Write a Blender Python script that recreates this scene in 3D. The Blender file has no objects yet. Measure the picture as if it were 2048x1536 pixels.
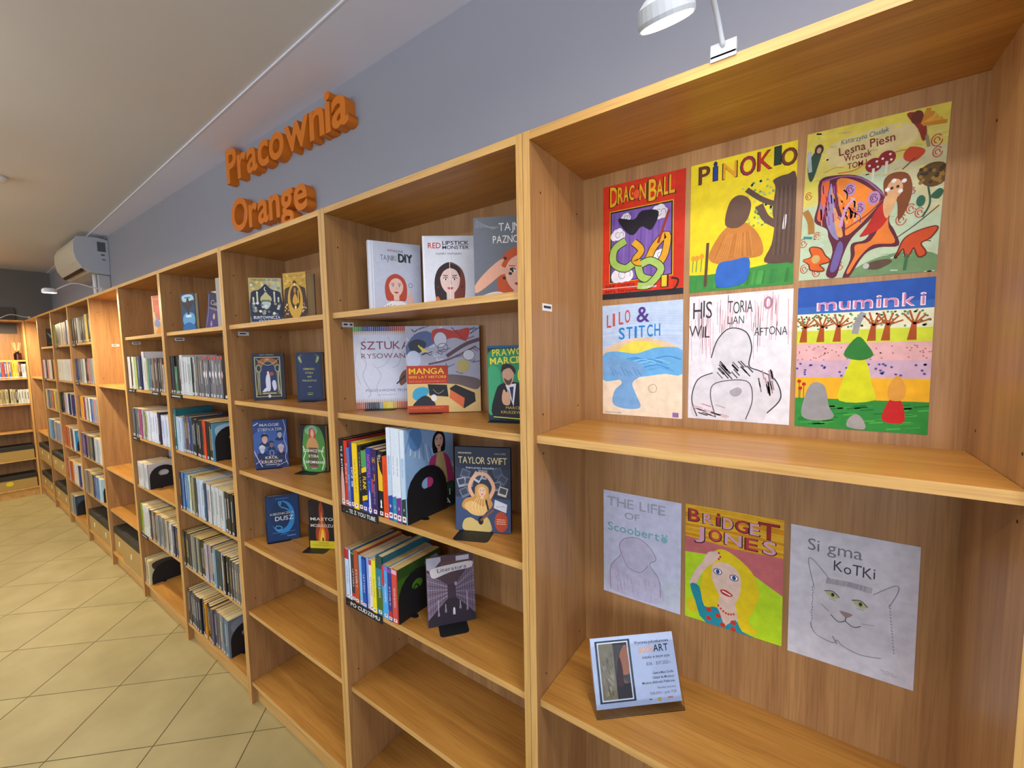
import bpy, math, random
from mathutils import Vector, Matrix
random.seed(7)
C = bpy.context.scene.collection
sc = bpy.context.scene
# ------------------------------------------------------------------ camera, world, lights, exposure
cam_d = bpy.data.cameras.new('camera'); cam = bpy.data.objects.new('camera', cam_d); C.objects.link(cam)
cam_d.sensor_width = 36.0; cam_d.lens = 834.12/2048*36; cam_d.clip_start = 0.02
R_ = Vector((0.8206782817460114, 0.571105585733437, -0.018043497844988123))
U_ = Vector((-0.029407671950105824, 0.07375303386233924, 0.9968428556330108))
F_ = Vector((-0.5706332856580391, 0.8175566646662288, -0.07732239881782192))
mw = Matrix(((R_.x, U_.x, -F_.x, 0.52707), (R_.y, U_.y, -F_.y, -0.81182), (R_.z, U_.z, -F_.z, 1.66573), (0, 0, 0, 1)))
cam.matrix_world = mw
sc.camera = cam
sc.view_settings.view_transform = 'Standard'; sc.view_settings.look = 'None'
sc.view_settings.gamma = 1.0; sc.view_settings.use_curve_mapping = False
sc.view_settings.exposure = 0.0
wd = bpy.data.worlds.new('world'); sc.world = wd; wd.use_nodes = True
bg = wd.node_tree.nodes['Background']; bg.inputs[0].default_value = (0.62, 0.78, 1.0, 1); bg.inputs[1].default_value = 1.0

def area(name, loc, target, sx, sy, power, col, spread=180):
    l = bpy.data.lights.new(name, 'AREA'); l.shape = 'RECTANGLE'; l.size = sx; l.size_y = sy
    l.energy = power; l.color = col; l.spread = math.radians(spread)
    o = bpy.data.objects.new(name, l); C.objects.link(o); o.location = loc
    o.rotation_euler = (Vector(target)-Vector(loc)).to_track_quat('-Z', 'Y').to_euler()
    return o
RX0, RX1, RY0, RY1, RZ = -7.5055, 3.0, -4.2, 0.2855, 2.785
# daylight entering through the three windows of the front wall and the one in the right wall
for k, wx in enumerate((-4.6, -1.4, 1.6)):
    area('window_daylight', (wx, RY0-0.12, 1.62), (wx, 0, 1.3), 1.7, 1.35, (34, 42, 56)[k], (0.80, 0.88, 1.0))
area('window_daylight', (RX1+0.12, -2.2, 1.62), (-2, -1.0, 1.4), 1.7, 1.35, 46, (0.74, 0.84, 1.0))
# unseen ceiling lamps assumed for the room (their housings are built further down)
LAMPS = [(-6.2, -1.3), (-4.2, -1.3), (-2.0, -1.35), (0.85, -0.62)]
LZ = 2.52
for k, (lx, ly) in enumerate(LAMPS):
    lc = ((1.0, 0.78, 0.46), (1.0, 0.80, 0.52), (1.0, 0.86, 0.66), (1.0, 0.92, 0.80))[k]
    area('ceiling_lamp_light', (lx, ly, LZ-0.07), (lx, ly, 0), 1.1, 0.12, (24, 18, 15, 11)[k], lc)
    area('ceiling_lamp_light', (lx, ly, LZ+0.01), (lx, ly, 5), 1.1, 0.12, (12, 12, 16, 18)[k], ((1.0, 0.84, 0.6), (1.0, 0.88, 0.7), (0.98, 0.95, 0.92), (0.9, 0.93, 1.0))[k])  # uplights added to brighten the ceiling and upper wall

# ------------------------------------------------------------------ colour and materials
def lin(c):
    c /= 255.0
    return c/12.92 if c <= 0.04045 else ((c+0.055)/1.055)**2.4
def hexc(h):
    h = h.lstrip('#')
    return (lin(int(h[0:2], 16)), lin(int(h[2:4], 16)), lin(int(h[4:6], 16)), 1.0)
def new_mat(name):
    m = bpy.data.materials.new(name); m.use_nodes = True
    return m, m.node_tree, m.node_tree.nodes['Principled BSDF']
def plain(name, h, rough=0.5, metal=0.0, noise=0.04, scale=30, bump=0.0, spec=0.5):
    m, nt, b = new_mat(name)
    n = nt.nodes.new('ShaderNodeTexNoise'); n.inputs['Scale'].default_value = scale; n.inputs['Detail'].default_value = 4
    g = nt.nodes.new('ShaderNodeNewGeometry'); nt.links.new(g.outputs['Position'], n.inputs['Vector'])
    mx = nt.nodes.new('ShaderNodeMix'); mx.data_type = 'RGBA'
    c = hexc(h); a = tuple(min(1, x*(1+noise)) for x in c[:3])+(1,); d = tuple(x*(1-noise) for x in c[:3])+(1,)
    mx.inputs[6].default_value = a; mx.inputs[7].default_value = d
    nt.links.new(n.outputs['Fac'], mx.inputs[0]); nt.links.new(mx.outputs[2], b.inputs['Base Color'])
    b.inputs['Roughness'].default_value = rough; b.inputs['Metallic'].default_value = metal
    b.inputs['Specular IOR Level'].default_value = spec
    if bump:
        bp = nt.nodes.new('ShaderNodeBump'); bp.inputs['Strength'].default_value = bump; bp.inputs['Distance'].default_value = 0.002
        nt.links.new(n.outputs['Fac'], bp.inputs['Height']); nt.links.new(bp.outputs['Normal'], b.inputs['Normal'])
    return m
def wood(name, axis, lo='9a6a30', hi='b3803c', rough=0.38):
    m, nt, b = new_mat(name); N = nt.nodes; L = nt.links
    g = N.new('ShaderNodeNewGeometry'); oi = N.new('ShaderNodeObjectInfo')
    ad = N.new('ShaderNodeVectorMath'); ad.operation = 'MULTIPLY_ADD'
    L.new(oi.outputs['Random'], ad.inputs[0]); ad.inputs[1].default_value = (3.7, 5.1, 4.3); L.new(g.outputs['Position'], ad.inputs[2])
    def nz(s_long, s_cross, det):
        mp = N.new('ShaderNodeMapping'); s = [s_cross]*3; s[axis] = s_long
        mp.inputs['Scale'].default_value = s; L.new(ad.outputs[0], mp.inputs[0])
        n = N.new('ShaderNodeTexNoise'); n.inputs['Scale'].default_value = 1; n.inputs['Detail'].default_value = det
        n.inputs['Distortion'].default_value = 0.4
        L.new(mp.outputs[0], n.inputs['Vector']); return n
    n1 = nz(1.6, 26, 3); n2 = nz(7, 210, 2)
    r = N.new('ShaderNodeValToRGB'); r.color_ramp.elements[0].position = 0.32; r.color_ramp.elements[1].position = 0.68
    r.color_ramp.elements[0].color = hexc(lo); r.color_ramp.elements[1].color = hexc(hi); L.new(n1.outputs['Fac'], r.inputs[0])
    r2 = N.new('ShaderNodeValToRGB'); r2.color_ramp.elements[0].position = 0.36; r2.color_ramp.elements[1].position = 0.55
    r2.color_ramp.elements[0].color = (0.80, 0.76, 0.70, 1); r2.color_ramp.elements[1].color = (1, 1, 1, 1); L.new(n2.outputs['Fac'], r2.inputs[0])
    mx = N.new('ShaderNodeMix'); mx.data_type = 'RGBA'; mx.blend_type = 'MULTIPLY'; mx.inputs[0].default_value = 0.8
    L.new(r.outputs[0], mx.inputs[6]); L.new(r2.outputs[0], mx.inputs[7]); L.new(mx.outputs[2], b.inputs['Base Color'])
    b.inputs['Roughness'].default_value = rough
    return m
def attr_mat(name, rough, spec=0.5, coat=0.0, lo=0.92, hi=1.06, sc_=90):
    m, nt, b = new_mat(name); a = nt.nodes.new('ShaderNodeAttribute'); a.attribute_name = 'Col'
    n = nt.nodes.new('ShaderNodeTexNoise'); n.inputs['Scale'].default_value = sc_; n.inputs['Detail'].default_value = 3
    g = nt.nodes.new('ShaderNodeNewGeometry'); nt.links.new(g.outputs['Position'], n.inputs['Vector'])
    mr = nt.nodes.new('ShaderNodeMapRange'); mr.inputs[3].default_value = lo; mr.inputs[4].default_value = hi
    nt.links.new(n.outputs['Fac'], mr.inputs[0])
    mx = nt.nodes.new('ShaderNodeVectorMath'); mx.operation = 'SCALE'
    nt.links.new(a.outputs['Color'], mx.inputs[0]); nt.links.new(mr.outputs[0], mx.inputs['Scale'])
    nt.links.new(mx.outputs[0], b.inputs['Base Color'])
    b.inputs['Roughness'].default_value = rough; b.inputs['Specular IOR Level'].default_value = spec
    b.inputs['Coat Weight'].default_value = coat
    return m
MW_X_LIT = wood('beech_laminate_along_lit', 0, 'ab7736', 'c28d44'); MW_Z_SHADE = wood('beech_laminate_upright_shaded', 2, '9c7148', 'b28656'); MW_Y = wood('beech_laminate_across', 1)  # one laminate; lit look put into shelf colours, shaded look into panel colours
M_EDGE = wood('beech_edge_band', 0, 'c09250', 'd4a866', 0.45); M_EDGEZ = wood('beech_edge_band_upright', 2, 'c09250', 'd4a866', 0.45)
M_ART = attr_mat('printed_ink', 0.5, 0.35); M_PAINT = attr_mat('poster_paint', 0.6, 0.3, 0.0, 0.72, 1.12, 55); M_COVER = attr_mat('book_cover_card', 0.38, 0.45)
M_PAPER = plain('white_drawing_paper', 'e6e6ea', 0.8, noise=0.02, spec=0.2)
M_BLACK = plain('black_powder_coated_steel', '0e1118', 0.55, noise=0.1)
M_WALL = plain('grey_wall_paint', '97979f', 0.8, noise=0.02, scale=6, bump=0.1, spec=0.2)
M_WALL2 = plain('taupe_wall_paint', '77736f', 0.8, noise=0.02, scale=6, bump=0.1, spec=0.2)
M_CEIL = plain('ceiling_paint', 'd3d0ce', 0.85, noise=0.02, scale=4, bump=0.1, spec=0.2)
M_SOFF = plain('white_soffit_paint', 'e0e0f0', 0.8, noise=0.02, scale=4, spec=0.2)
M_GROUT = plain('dark_grout', '5d5436', 0.9, noise=0.2)
M_WHITE = plain('white_plastic', 'dfe2e6', 0.35, noise=0.01)
M_LAMPW = plain('lamp_white_plastic', 'b4bac4', 0.4, noise=0.01)
M_GREYP = plain('grey_plastic', '55585f', 0.4)
M_ORANGE = plain('orange_painted_foam', 'd6740c', 0.6, noise=0.06)
M_KRAFT = plain('kraft_cardboard', 'a98b4e', 0.8, noise=0.16, scale=120)
M_LID = plain('black_cardboard_lid', '26231f', 0.6, noise=0.1)
M_DARK = plain('dark_hole', '2a1608', 0.8)

def pages_mat():
    m, nt, b = new_mat('page_block'); N = nt.nodes; L = nt.links
    g = N.new('ShaderNodeNewGeometry'); oi = N.new('ShaderNodeObjectInfo')
    tc = N.new('ShaderNodeTexCoord'); mp = N.new('ShaderNodeMapping'); mp.inputs['Scale'].default_value = (900, 8, 4)
    L.new(tc.outputs['Object'], mp.inputs[0]); n = N.new('ShaderNodeTexNoise'); n.inputs['Scale'].default_value = 1
    L.new(mp.outputs[0], n.inputs['Vector'])
    r = N.new('ShaderNodeValToRGB'); r.color_ramp.elements[0].color = hexc('dccfa4'); r.color_ramp.elements[1].color = hexc('c9aa62')
    L.new(oi.outputs['Random'], r.inputs[0])
    mr = N.new('ShaderNodeMapRange'); mr.inputs[3].default_value = 0.75; mr.inputs[4].default_value = 1.1; L.new(n.outputs['Fac'], mr.inputs[0])
    mx = N.new('ShaderNodeVectorMath'); mx.operation = 'SCALE'; L.new(r.outputs[0], mx.inputs[0]); L.new(mr.outputs[0], mx.inputs['Scale'])
    L.new(mx.outputs[0], b.inputs['Base Color']); b.inputs['Roughness'].default_value = 0.85
    return m
M_PAGES = pages_mat()
def tile_mat():
    m, nt, b = new_mat('beige_floor_tile'); N = nt.nodes; L = nt.links
    g = N.new('ShaderNodeNewGeometry'); oi = N.new('ShaderNodeObjectInfo')
    n = N.new('ShaderNodeTexNoise'); n.inputs['Scale'].default_value = 5; n.inputs['Detail'].default_value = 6; L.new(g.outputs['Position'], n.inputs['Vector'])
    r = N.new('ShaderNodeValToRGB'); r.color_ramp.elements[0].position = 0.3; r.color_ramp.elements[1].position = 0.7
    r.color_ramp.elements[0].color = hexc('988c62'); r.color_ramp.elements[1].color = hexc('a69a70'); L.new(n.outputs['Fac'], r.inputs[0])
    v = N.new('ShaderNodeMapRange'); v.inputs[3].default_value = 0.95; v.inputs[4].default_value = 1.05; L.new(oi.outputs['Random'], v.inputs[0])
    mx = N.new('ShaderNodeVectorMath'); mx.operation = 'SCALE'; L.new(r.outputs[0], mx.inputs[0]); L.new(v.outputs[0], mx.inputs['Scale'])
    L.new(mx.outputs[0], b.inputs['Base Color']); b.inputs['Roughness'].default_value = 0.42; b.inputs['Specular IOR Level'].default_value = 0.4
    return m
M_TILE = tile_mat()
def emis(name, col, s):
    m, nt, b = new_mat(name); b.inputs['Emission Color'].default_value = col; b.inputs['Emission Strength'].default_value = s
    b.inputs['Base Color'].default_value = (0.9, 0.9, 0.9, 1); return m
M_GLOW = emis('lamp_diffuser', (1, 0.95, 0.86, 1), 5); M_CGLOW = emis('ceiling_lamp_diffuser', (1, 0.88, 0.68, 1), 5)
def glass(name, col=(1, 1, 1, 1), rough=0.02, ior=1.45):
    m, nt, b = new_mat(name); b.inputs['Base Color'].default_value = col; b.inputs['Transmission Weight'].default_value = 1
    b.inputs['Roughness'].default_value = rough; b.inputs['IOR'].default_value = ior; return m
M_ACRYL = glass('clear_acrylic', (0.97, 0.98, 0.98, 1), 0.03, 1.2); M_AMBER = glass('dark_amber_glass', (0.12, 0.03, 0.02, 1), 0.1)

# ------------------------------------------------------------------ mesh helpers
class MB:
    def __init__(s): s.v = []; s.f = []; s.c = []; s.mi = []
    def face(s, pts, col=None, mi=0):
        k = len(s.v); s.v += [tuple(p) for p in pts]; s.f.append(tuple(range(k, k+len(pts)))); s.c.append(col); s.mi.append(mi)
    def box(s, x0, y0, z0, x1, y1, z1, col=None, mi=0, front=None):
        k = len(s.v)
        s.v += [(x0, y0, z0), (x1, y0, z0), (x1, y1, z0), (x0, y1, z0), (x0, y0, z1), (x1, y0, z1), (x1, y1, z1), (x0, y1, z1)]
        for j, q in enumerate(((0, 3, 2, 1), (4, 5, 6, 7), (0, 1, 5, 4), (1, 2, 6, 5), (2, 3, 7, 6), (3, 0, 4, 7))):
            s.f.append(tuple(k+i for i in q)); s.c.append(col); s.mi.append(front if (front is not None and j == 2) else mi)
    def loft(s, rings, cap=True, col=None, mi=0):
        k = len(s.v); n = len(rings[0])
        for r in rings: s.v += [tuple(p) for p in r]
        for i in range(len(rings)-1):
            for j in range(n):
                a = k+i*n+j; b = k+i*n+(j+1) % n
                s.f.append((a, b, b+n, a+n)); s.c.append(col); s.mi.append(mi)
        if cap:
            s.f.append(tuple(k+j for j in range(n))[::-1]); s.c.append(col); s.mi.append(mi)
            s.f.append(tuple(k+(len(rings)-1)*n+j for j in range(n))); s.c.append(col); s.mi.append(mi)
    def tube(s, pts, r, n=10, col=None, mi=0):
        pts = [Vector(p) for p in pts]; rings = []; up = Vector((0.1, 0.2, 1)).normalized()
        for i, p in enumerate(pts):
            t = (pts[min(i+1, len(pts)-1)]-pts[max(i-1, 0)]).normalized()
            a = t.cross(up);
            if a.length < 1e-3: a = t.cross(Vector((1, 0, 0)))
            a.normalize(); b = a.cross(t); rr = r[i] if isinstance(r, (list, tuple)) else r
            rings.append([p+a*math.cos(2*math.pi*j/n)*rr+b*math.sin(2*math.pi*j/n)*rr for j in range(n)])
        s.loft(rings, True, col, mi)
    def lathe(s, prof, n=24, col=None, mi=0):
        s.loft([[(r*math.cos(2*math.pi*j/n), r*math.sin(2*math.pi*j/n), z) for j in range(n)] for r, z in prof], True, col, mi)
    def build(s, name, mats, parent=None, loc=None, rot=None, bevel=0, smooth=False):
        me = bpy.data.meshes.new(name); me.from_pydata(s.v, [], s.f)
        if not isinstance(mats, (list, tuple)): mats = [mats]
        for m in mats: me.materials.append(m)
        if any(s.mi): me.polygons.foreach_set('material_index', s.mi)
        if any(c is not None for c in s.c):
            a = me.color_attributes.new('Col', 'FLOAT_COLOR', 'CORNER'); buf = []
            for f, c in zip(s.f, s.c): buf += list(c or (1, 1, 1, 1))*len(f)
            a.data.foreach_set('color', buf)
        if smooth: me.polygons.foreach_set('use_smooth', [True]*len(s.f))
        me.update()
        o = bpy.data.objects.new(name, me); C.objects.link(o)
        if parent: o.parent = parent
        if loc is not None: o.location = loc
        if rot is not None: o.rotation_euler = rot
        if bevel:
            b = o.modifiers.new('bevel', 'BEVEL'); b.width = bevel; b.segments = 2; b.limit_method = 'ANGLE'
        return o
def tag(o, label=None, cat=None, group=None, kind=None):
    if label: o['label'] = label
    if cat: o['category'] = cat
    if group: o['group'] = group
    if kind: o['kind'] = kind
    return o
def empty(name, loc=(0, 0, 0), rot=(0, 0, 0)):
    o = bpy.data.objects.new(name, None); o.empty_display_size = 0.05; C.objects.link(o); o.location = loc; o.rotation_euler = rot
    return o

# ------------------------------------------------------------------ glyphs
CH = 'ABCDEFGHIJKLMNOPQRSTUVWXYZabcdefghijklmnopqrstuvwxyz0123456789&.,-!:ĄĆĘŁÓŚŻąćęłóśż'
GL = {}
def make_glyphs():
    tmp = []
    for bold in (0, 1):
        for ch in CH:
            cu = bpy.data.curves.new('g', 'FONT'); cu.body = ch; cu.size = 1.0; cu.resolution_u = 3; cu.offset = 0.013 if bold else 0.0
            o = bpy.data.objects.new('g', cu); C.objects.link(o); tmp.append((bold, ch, o))
    dg = bpy.context.evaluated_depsgraph_get(); dg.update()
    for bold, ch, o in tmp:
        me = o.evaluated_get(dg).to_mesh()
        vs = [(v.co.x, v.co.y) for v in me.vertices]; fs = [tuple(p.vertices) for p in me.polygons]
        o.evaluated_get(dg).to_mesh_clear()
        x0 = min(v[0] for v in vs) if vs else 0; x1 = max(v[0] for v in vs) if vs else 0.3
        GL[(bold, ch)] = ([(v[0]-x0, v[1]) for v in vs], fs, x1-x0)
    for _, _, o in tmp:
        d = o.data; bpy.data.objects.remove(o); bpy.data.curves.remove(d)
make_glyphs()
CAPH = max(v[1] for v in GL[(0, 'H')][0])

class Art:
    """flat print: u to the right, v down from the top, both 0..1 over w x h metres; lies in the plane y=0 facing -y"""
    def __init__(s, w, h): s.w = w; s.h = h; s.m = MB(); s.n = 0; s.eps = 0.000012
    def pt(s, u, v): return (u*s.w, -0.00015-s.n*s.eps, s.h*(1-v))
    def poly(s, pts, col):
        s.n += 1; s.cf([s.pt(*p) for p in pts], hexc(col)); return s
    def cf(s, P, hx):
        """add a face, trimmed to the sheet"""
        if any(p[0] < -1e-6 or p[0] > s.w+1e-6 or p[2] < -1e-6 or p[2] > s.h+1e-6 for p in P):
            for ax, lim, sg in ((0, 0, 1), (0, s.w, -1), (2, 0, 1), (2, s.h, -1)):
                out = []
                for i in range(len(P)):
                    a, b = P[i-1], P[i]; ia = (a[ax]-lim)*sg >= 0; ib = (b[ax]-lim)*sg >= 0
                    if ia != ib:
                        t = (lim-a[ax])/(b[ax]-a[ax]); out.append(tuple(x+(y-x)*t for x, y in zip(a, b)))
                    if ib: out.append(b)
                P = out
                if len(P) < 3: return
        s.m.face(P, hx)
    def bg(s, col, m=0.0): return s.poly([(m, 1-m), (1-m, 1-m), (1-m, m), (m, m)], col)
    def rect(s, u0, v0, u1, v1, col): return s.poly([(u0, v1), (u1, v1), (u1, v0), (u0, v0)], col)
    def ell(s, u, v, ru, rv, col, rot=0, n=20, a0=0, a1=360):
        a = math.radians(rot); P = []; asp = s.w/s.h
        for k in range(n):
            t = math.radians(a0+(a1-a0)*k/(n if a1-a0 >= 360 else n-1)); x = math.cos(t)*ru; y = math.sin(t)*rv/asp
            P.append((u+x*math.cos(a)-y*math.sin(a), v+(x*math.sin(a)+y*math.cos(a))*asp))
        return s.poly(P[::-1], col)
    def smooth(s, pts, n=5, closed=False):
        P = list(pts); out = []; L = len(P); rng = range(L if closed else L-1)
        for i in rng:
            p0 = P[(i-1) % L] if closed or i > 0 else P[i]; p1 = P[i]; p2 = P[(i+1) % L]
            p3 = P[(i+2) % L] if closed or i+2 < L else p2
            for k in range(n):
                t = k/n
                out.append(tuple(0.5*((2*b)+(-a+c)*t+(2*a-5*b+4*c-d)*t*t+(-a+3*b-3*c+d)*t**3) for a, b, c, d in zip(p0, p1, p2, p3)))
        if not closed: out.append(P[-1])
        return out
    def blob(s, pts, col, n=4): return s.poly(s.smooth(pts, n, True), col)
    def line(s, pts, wd, col, sm=True, n=5):
        """wd as a fraction of the width"""
        P = s.smooth(pts, n) if sm and len(pts) > 2 else list(pts)
        s.n += 1; hx = hexc(col); Q = [(p[0]*s.w, (1-p[1])*s.h) for p in P]; y = -0.00015-s.n*s.eps; L = []; Rr = []
        for i, q in enumerate(Q):
            a = Q[max(i-1, 0)]; b = Q[min(i+1, len(Q)-1)]; dx, dy = b[0]-a[0], b[1]-a[1]; l = math.hypot(dx, dy) or 1
            nx, ny = -dy/l*wd*s.w/2, dx/l*wd*s.w/2
            L.append((q[0]+nx, y, q[1]+ny)); Rr.append((q[0]-nx, y, q[1]-ny))
        for i in range(len(Q)-1): s.cf([Rr[i], Rr[i+1], L[i+1], L[i]], hx)
        return s
    def ring(s, u, v, ru, rv, wd, col, rot=0, a0=0, a1=360, n=18):
        a = math.radians(rot); asp = s.w/s.h; P = []
        for k in range(n+1):
            t = math.radians(a0+(a1-a0)*k/n); x = math.cos(t)*ru; y = math.sin(t)*rv/asp
            P.append((u+x*math.cos(a)-y*math.sin(a), v+(x*math.sin(a)+y*math.cos(a))*asp))
        return s.line(P, wd, col, False)
    def text(s, t, u, v, hh, col, wd=None, bold=0, rot=0, al='l', sp=0.07, shear=0, jit=0, cols=None):
        """baseline-left at (u, v); cap height hh is a fraction of the height; wd = total width fraction"""
        sc_ = hh*s.h/CAPH; x = 0; items = []
        for ch in t:
            if ch == ' ': x += 0.3; continue
            g = GL.get((bold, ch)) or GL[(bold, 'o')]
            items.append((x, g)); x += g[2]+sp
        tot = max(x-sp, 0.01); sx = (wd*s.w/(tot*sc_)) if wd else 1.0
        ox = {'l': 0, 'c': -tot*sc_*sx/2, 'r': -tot*sc_*sx}[al]
        a = math.radians(rot); X0 = u*s.w; Z0 = (1-v)*s.h; s.n += 1; y = -0.00015-s.n*s.eps
        for k, (gx, (vs, fs, w_)) in enumerate(items):
            j = random.uniform(-jit, jit)*hh*s.h; P = []
            for vx, vy in vs:
                px = (gx+vx+shear*vy)*sc_*sx+ox; pz = vy*sc_+j
                P.append((X0+px*math.cos(a)-pz*math.sin(a), y, Z0+px*math.sin(a)+pz*math.cos(a)))
            hx = hexc(cols[k % len(cols)] if cols else col); b = len(s.m.v); s.m.v += P
            for f in fs: s.m.f.append(tuple(b+i for i in f)); s.m.c.append(hx); s.m.mi.append(0)
        return s
    def script(s, u, v, L, hh, col, n=None, wd=0.006, rot=0):
        """a line of small illegible handwriting or print"""
        n = n or max(4, int(L/hh*1.3)); P = []
        for k in range(n+1):
            P.append((u+L*k/n, v-hh*(random.uniform(0.2, 1) if k % 2 else random.uniform(-0.1, 0.3))+math.tan(math.radians(rot))*(-L*k/n)))
        return s.line(P, wd, col, False)
    def dashes(s, u, v, L, hh, col):
        x = u
        while x < u+L:
            w = min(random.uniform(0.3, 0.9)*hh*3, u+L-x); s.n -= 0
            s.rect(x, v-hh, x+w, v, col); s.n -= 1; x += w+hh*0.6
        s.n += 1; return s
    def build(s, name, parent, mat=None, loc=(0, 0, 0), rot=(0, 0, 0)):
        return s.m.build(name, mat or M_ART, parent, loc, rot)
# ------------------------------------------------------------------ the room
def struct(mb, name, mat, label=None, **k):
    o = mb.build(name, mat, **k); o['kind'] = 'structure'
    if label: o['label'] = label
    return o
m = MB(); m.box(RX0-0.1, RY1, 0, RX1+0.1, RY1+0.1, RZ+0.1); struct(m, 'wall_back', M_WALL)
m = MB(); m.box(RX0-0.1, RY0-0.2, 0, RX0, RY1, RZ+0.1); struct(m, 'wall_left', M_WALL2)
WN = [(-4.6), (-1.4), (1.6)]
m = MB(); xs = RX0
for wx in WN:
    m.box(xs, RY0-0.2, 0, wx-0.85, RY0, RZ+0.1); m.box(wx-0.85, RY0-0.2, 0, wx+0.85, RY0, 0.93); m.box(wx-0.85, RY0-0.2, 2.3, wx+0.85, RY0, RZ+0.1); xs = wx+0.85
m.box(xs, RY0-0.2, 0, RX1, RY0, RZ+0.1); struct(m, 'wall_front', M_WALL2)
m = MB(); m.box(RX1, RY0-0.2, 0, RX1+0.2, -3.05, RZ+0.1); m.box(RX1, -1.35, 0, RX1+0.2, RY1, RZ+0.1)
m.box(RX1, -3.05, 0, RX1+0.2, -1.35, 0.93); m.box(RX1, -3.05, 2.3, RX1+0.2, -1.35, RZ+0.1); struct(m, 'wall_right', M_WALL2)
def window(n, f):
    w = empty('window_%d' % n); w['kind'] = 'structure'; m = MB()
    for a in (-0.85, -0.03, 0.79): m.box(a, -0.06, 0.93, a+0.06, 0.0, 2.3)
    for z in (0.93, 2.24): m.box(-0.79, -0.06, z, 0.79, 0, z+0.06)
    m.build('window_frame', M_WHITE, w)
    m = MB(); m.box(-0.9, -0.02, 0.89, 0.9, 0.16, 0.928); m.build('window_sill', M_WHITE, w)
    w.location = f[0]; w.rotation_euler = (0, 0, f[1])
for k, wx in enumerate(WN): window(k+1, ((wx, RY0-0.05, 0), 0))
window(4, ((RX1+0.05, -2.2, 0), math.pi/2))
def skew(x): return 0.0506-0.0311*(x+0.689)
m = MB(); m.box(RX0-0.1, RY0-0.2, RZ, RX1+0.1, RY1+0.1, RZ+0.12); struct(m, 'ceiling', M_CEIL)
# lowered soffit along the back wall, with a front edge that is not quite parallel to the wall
m = MB(); zs = 2.779
r0 = [(RX0, skew(RX0), zs), (RX0, RY1, zs), (RX0, RY1, RZ), (RX0, skew(RX0), RZ)]
r1 = [(RX1, skew(RX1), zs), (RX1, RY1, zs), (RX1, RY1, RZ), (RX1, skew(RX1), RZ)]
m.loft([r0, r1]); struct(m, 'trim_1', M_SOFF, 'white soffit strip along the top of the back wall')
# corner bead along the soffit edge
m = MB(); m.loft([[(x, skew(x)-0.002, zs-0.001), (x, skew(x)+0.003, zs-0.001), (x, skew(x)+0.003, RZ), (x, skew(x)-0.002, RZ)] for x in (RX0, RX1)])
struct(m, 'trim_2', M_SOFF, 'thin white corner bead along the soffit edge')
m = MB(); m.box(RX0-0.1, RY0-0.2, -0.1, RX1+0.1, RY1+0.1, -0.0015); fl = struct(m, 'floor', M_GROUT)
def clip(P, ax, lim, sgn):
    out = []
    for i in range(len(P)):
        a, b = P[i-1], P[i]; ia = (a[ax]-lim)*sgn >= 0; ib = (b[ax]-lim)*sgn >= 0
        if ia != ib:
            t = (lim-a[ax])/(b[ax]-a[ax]); out.append((a[0]+(b[0]-a[0])*t, a[1]+(b[1]-a[1])*t))
        if ib: out.append(b)
    return out
tiles = []; th = math.radians(-1.3); HD = 0.2845
ea = Vector((math.cos(th+math.pi/4), math.sin(th+math.pi/4)))*HD*math.sqrt(2); eb = Vector((math.cos(th-math.pi/4), math.sin(th-math.pi/4)))*HD*math.sqrt(2)
O_ = Vector((-2.29, -0.328)); g = 0.0045
for i in range(-30, 31):
    for j in range(-30, 31):
        p = O_+ea*i+eb*j; ga = ea.normalized()*g/2; gb = eb.normalized()*g/2
        P = [tuple(q) for q in (p+ga+gb, p+ea-ga+gb, p+ea+eb-ga-gb, p+eb+ga-gb)]
        for ax, lim, sg in ((0, RX0, 1), (0, RX1, -1), (1, RY0, 1), (1, RY1, -1)):
            P = clip(P, ax, lim, sg)
            if len(P) < 3: break
        if len(P) >= 3:
            c = p+(ea+eb)/2; tiles.append(((c-Vector((-1.5, -0.7))).length, P))
tiles.sort(key=lambda t: t[0]); rest = MB(); nt_ = 0
for d, P in tiles:
    a = sum(P[k-1][0]*P[k][1]-P[k][0]*P[k-1][1] for k in range(len(P)))
    if a < 0: P = P[::-1]
    mb = MB() if nt_ < 290 else rest
    mb.loft([[(x, y, -0.009) for x, y in P], [(x, y, 0.0) for x, y in P]])
    if nt_ < 290:
        mb.build('tile', M_TILE, fl); nt_ += 1
if rest.v: tag(rest.build('tile', M_TILE, fl), kind='stuff')
# unseen ceiling lamp housings, hung low for the added uplights
for k, (lx, ly) in enumerate(LAMPS):
    t = empty('ceiling_lamp', (lx, ly, LZ+0.0)); tag(t, 'long white ceiling lamp with added uplight, out of the picture, %s from the left wall' % ('first', 'second', 'third', 'fourth')[k], 'lamp', 'ceiling lamps')
    m = MB(); m.box(-0.62, -0.09, -0.055, 0.62, 0.09, 0); m.build('housing', M_WHITE, t, bevel=0.004)
    m = MB(); m.box(-0.56, -0.07, -0.06, 0.56, 0.07, -0.055); m.build('diffuser', M_CGLOW, t)
    m = MB(); [m.tube([(dx, 0, 0), (dx, 0, RZ-LZ-0.001)], 0.004, 8) for dx in (-0.5, 0.5)]; w_ = m.build('suspension_wires', M_WHITE, t)

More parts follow.
